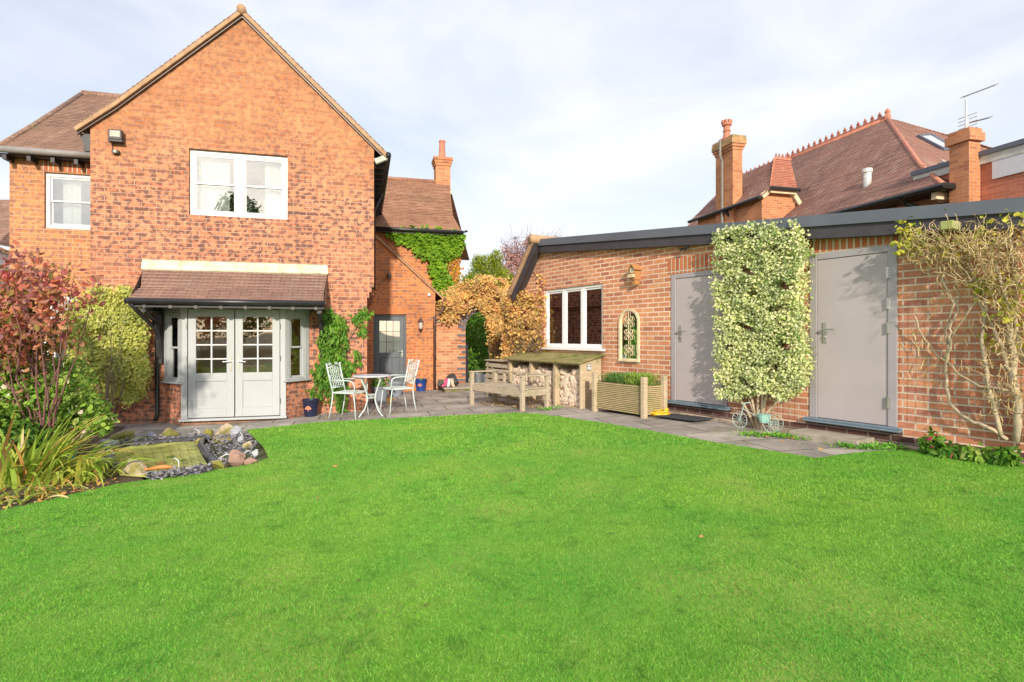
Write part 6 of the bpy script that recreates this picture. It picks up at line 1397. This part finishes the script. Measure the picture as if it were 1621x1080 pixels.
clump('tall iris leaves with one orange blade in the middle of the border',G(52,768)+Vector((0,.1,0)),60,.08,(.5,.95),(25,85),(-.4,1.6),.044)
clump('low drooping iris leaves trailing over the lawn edge',G(30,795),46,.16,(.3,.6),(90,160),(-2.2,.6),.024)
# leaf litter
pl=[]
for poly,n in (([(0,812),(60,800),(150,780),(190,765),(150,745),(40,760),(-60,800)],230),([(750,640),(830,650),(870,647),(850,632),(790,628)],240),([(1100,690),(1280,722),(1400,712),(1300,690),(1150,675)],22),([(480,668),(780,656),(760,632),(560,648)],45),([(700,1000),(1500,1000),(1400,760),(700,700),(300,760)],4)):
    pl.append(polysample(n,[tuple(G(a,b).xy) for a,b in poly]))
q=np.concatenate(pl); P_=np.stack([q[:,0],q[:,1],.045*(np.clip(q[:,0],-5,2.5)+4.5)+.035],1); o=leafmesh('fallen_leaves',P_,np.tile([0,0,1.],(len(P_),1)),.05,L_DRY,None,aspect=.6,jit=.25,droop=0); tag(o,'dry golden leaves scattered on patio, border and lawn','fallen leaves',kind='stuff')
# low weeds along walls
def fringe(pxs,n,w_):
    out=[]
    for (a,b) in zip(pxs[:-1],pxs[1:]):
        A,B=G(*a),G(*b); t=RS.rand(n,1); P=np.array(A)*(1-t)+np.array(B)*t; P[:,0]+=RS.normal(0,w_,n); P[:,1]+=RS.normal(0,w_,n); P[:,2]+=.012+RS.rand(n)*.03; out.append(P)
    return np.concatenate(out)
P_=np.concatenate([fringe([(178,670),(262,664)],500,.04),fringe([(1175,690),(1235,692),(1282,697)],420,.05),fringe([(1330,708),(1390,712),(1440,708)],500,.06),fringe([(856,650),(885,648)],160,.06)])
o=leafmesh('moss_and_weeds',P_,np.tile([0,0,1.],(len(P_),1)),.03,GRASS,None,aspect=.5,jit=.6,droop=-.2); tag(o,'low moss and weeds along the wall feet','weeds',kind='stuff')
# trees beyond the garden wall
def tree(name,label,cat,at,cs,n,size,mat,trunk_h,r,tips,shell=.4,asp=.5,gap=-.6,twigs=0,jit=.9,droop=.2,bark=None):
    t=thing(name,label,cat,at); P,N_=clumps(n,cs,shell); P=P[wav(P,1.6,4.)>gap]
    leafmesh('crown',P,np.tile([0,-.3,1.],(len(P),1)),size,mat,t,aspect=asp,jit=jit,droop=droop)
    m=MB().tube([(0,0,-.2),(.05,0,trunk_h*.5),(0,.05,trunk_h)],[r,r*.8,r*.55],10)
    for tp in tips: m.tube(jitline((0,0,trunk_h*random.uniform(.6,1)),tp,4,.08),[r*.4,r*.3,r*.2,r*.12,r*.05],6)
    for i in range(twigs):
        tp=Vector(random.choice(tips)); e=tp+Vector((random.gauss(0,.45),random.gauss(0,.45),random.gauss(.0,.3))); m.tube(jitline(tp.lerp(Vector((0,0,trunk_h)),random.random()*.5),e,4,.06),[.016,.012,.009,.007,.004],4,cap=False)
    m.build('trunk',bark or BARK,t,smooth=True,uv=False); return t
def wp(px,py,d): r=ray(px,py); return Vector((r.x*d,d,CH+r.z*d))
b=wp(768,533,22); b.z=0
loc_=lambda px,py,d: tuple(wp(px,py,d)-b)
tree('conifer','bright golden green conifer beyond the arched garden wall','tree',b,[(loc_(770,470,22),(1.0,.9,1.6)),(loc_(748,480,22),(.6,.6,1.2)),(loc_(795,470,22),(.6,.6,1.2)),(loc_(770,425,22),(.5,.5,.55)),(loc_(785,412,22),(.25,.25,.4)),(loc_(755,418,22),(.22,.22,.35)),(loc_(740,455,22),(.3,.3,.45)),(loc_(768,520,22),(1.1,.9,1.6))],26000,.13,L_CON,3,.16,[loc_(770,420,22),loc_(748,440,22),loc_(795,440,22)],.3,.22,-2,droop=-.8)
b=wp(822,533,27); b.z=0
loc_=lambda px,py,d: tuple(wp(px,py,d)-b)
tree('red_leaved_tree','sparse red purple autumn tree rising behind the tiled end of the outbuilding','tree',b,[(loc_(822,430,27),(1.0,1,1.1)),(loc_(840,405,27),(1.0,.8,.8)),(loc_(805,455,27),(.8,.8,1.2)),(loc_(812,400,27),(.7,.6,.6)),(loc_(850,385,27),(.7,.6,.4))],11000,.085,L_RED,3,.15,[loc_(x,y,27) for x,y in ((800,385),(815,374),(835,372),(852,372),(870,376),(790,410),(825,395),(845,390),(880,372))],.2,.6,-.4,twigs=170,bark=plain('mauve_bark',(.30,.22,.25),.9))
# shrubs beyond the gateway
for k,(px,d,rx,rz,mt,lb) in enumerate(((765,18.5,1.2,1.6,L_CLIMB,'dense green shrub filling the view through the arched gateway'),(742,21,1.4,1.7,L_HEDGE,'darker evergreen shrub further back behind the gateway'))):
    b=wp(px,533,d); b.z=0; t=thing('evergreen_shrub',lb,'shrub',b); P_,N_=ellips(6500,(0,0,rz*.85),(rx,rx,rz),.5); leafmesh('foliage',P_,N_,.09,mt,t,aspect=.6); MB().tube([(0,0,-.1),(0,0,rz)],[.06,.02],6).build('trunk',BARK,t)

# conifer at the bottom of the garden, behind the camera: reflected in the upper window
tree('garden_conifer','tall dark conifer at the bottom of the garden','tree',(-1.2,-46,0),[((0,0,6),(4.6,4.,5)),((0,0,11.),(3.8,3.4,3.6)),((0,0,14.6),(2.4,2.2,2.9))],9000,.45,L_HEDGE,12,.35,[(0,0,16)],.3,.4,-.8)
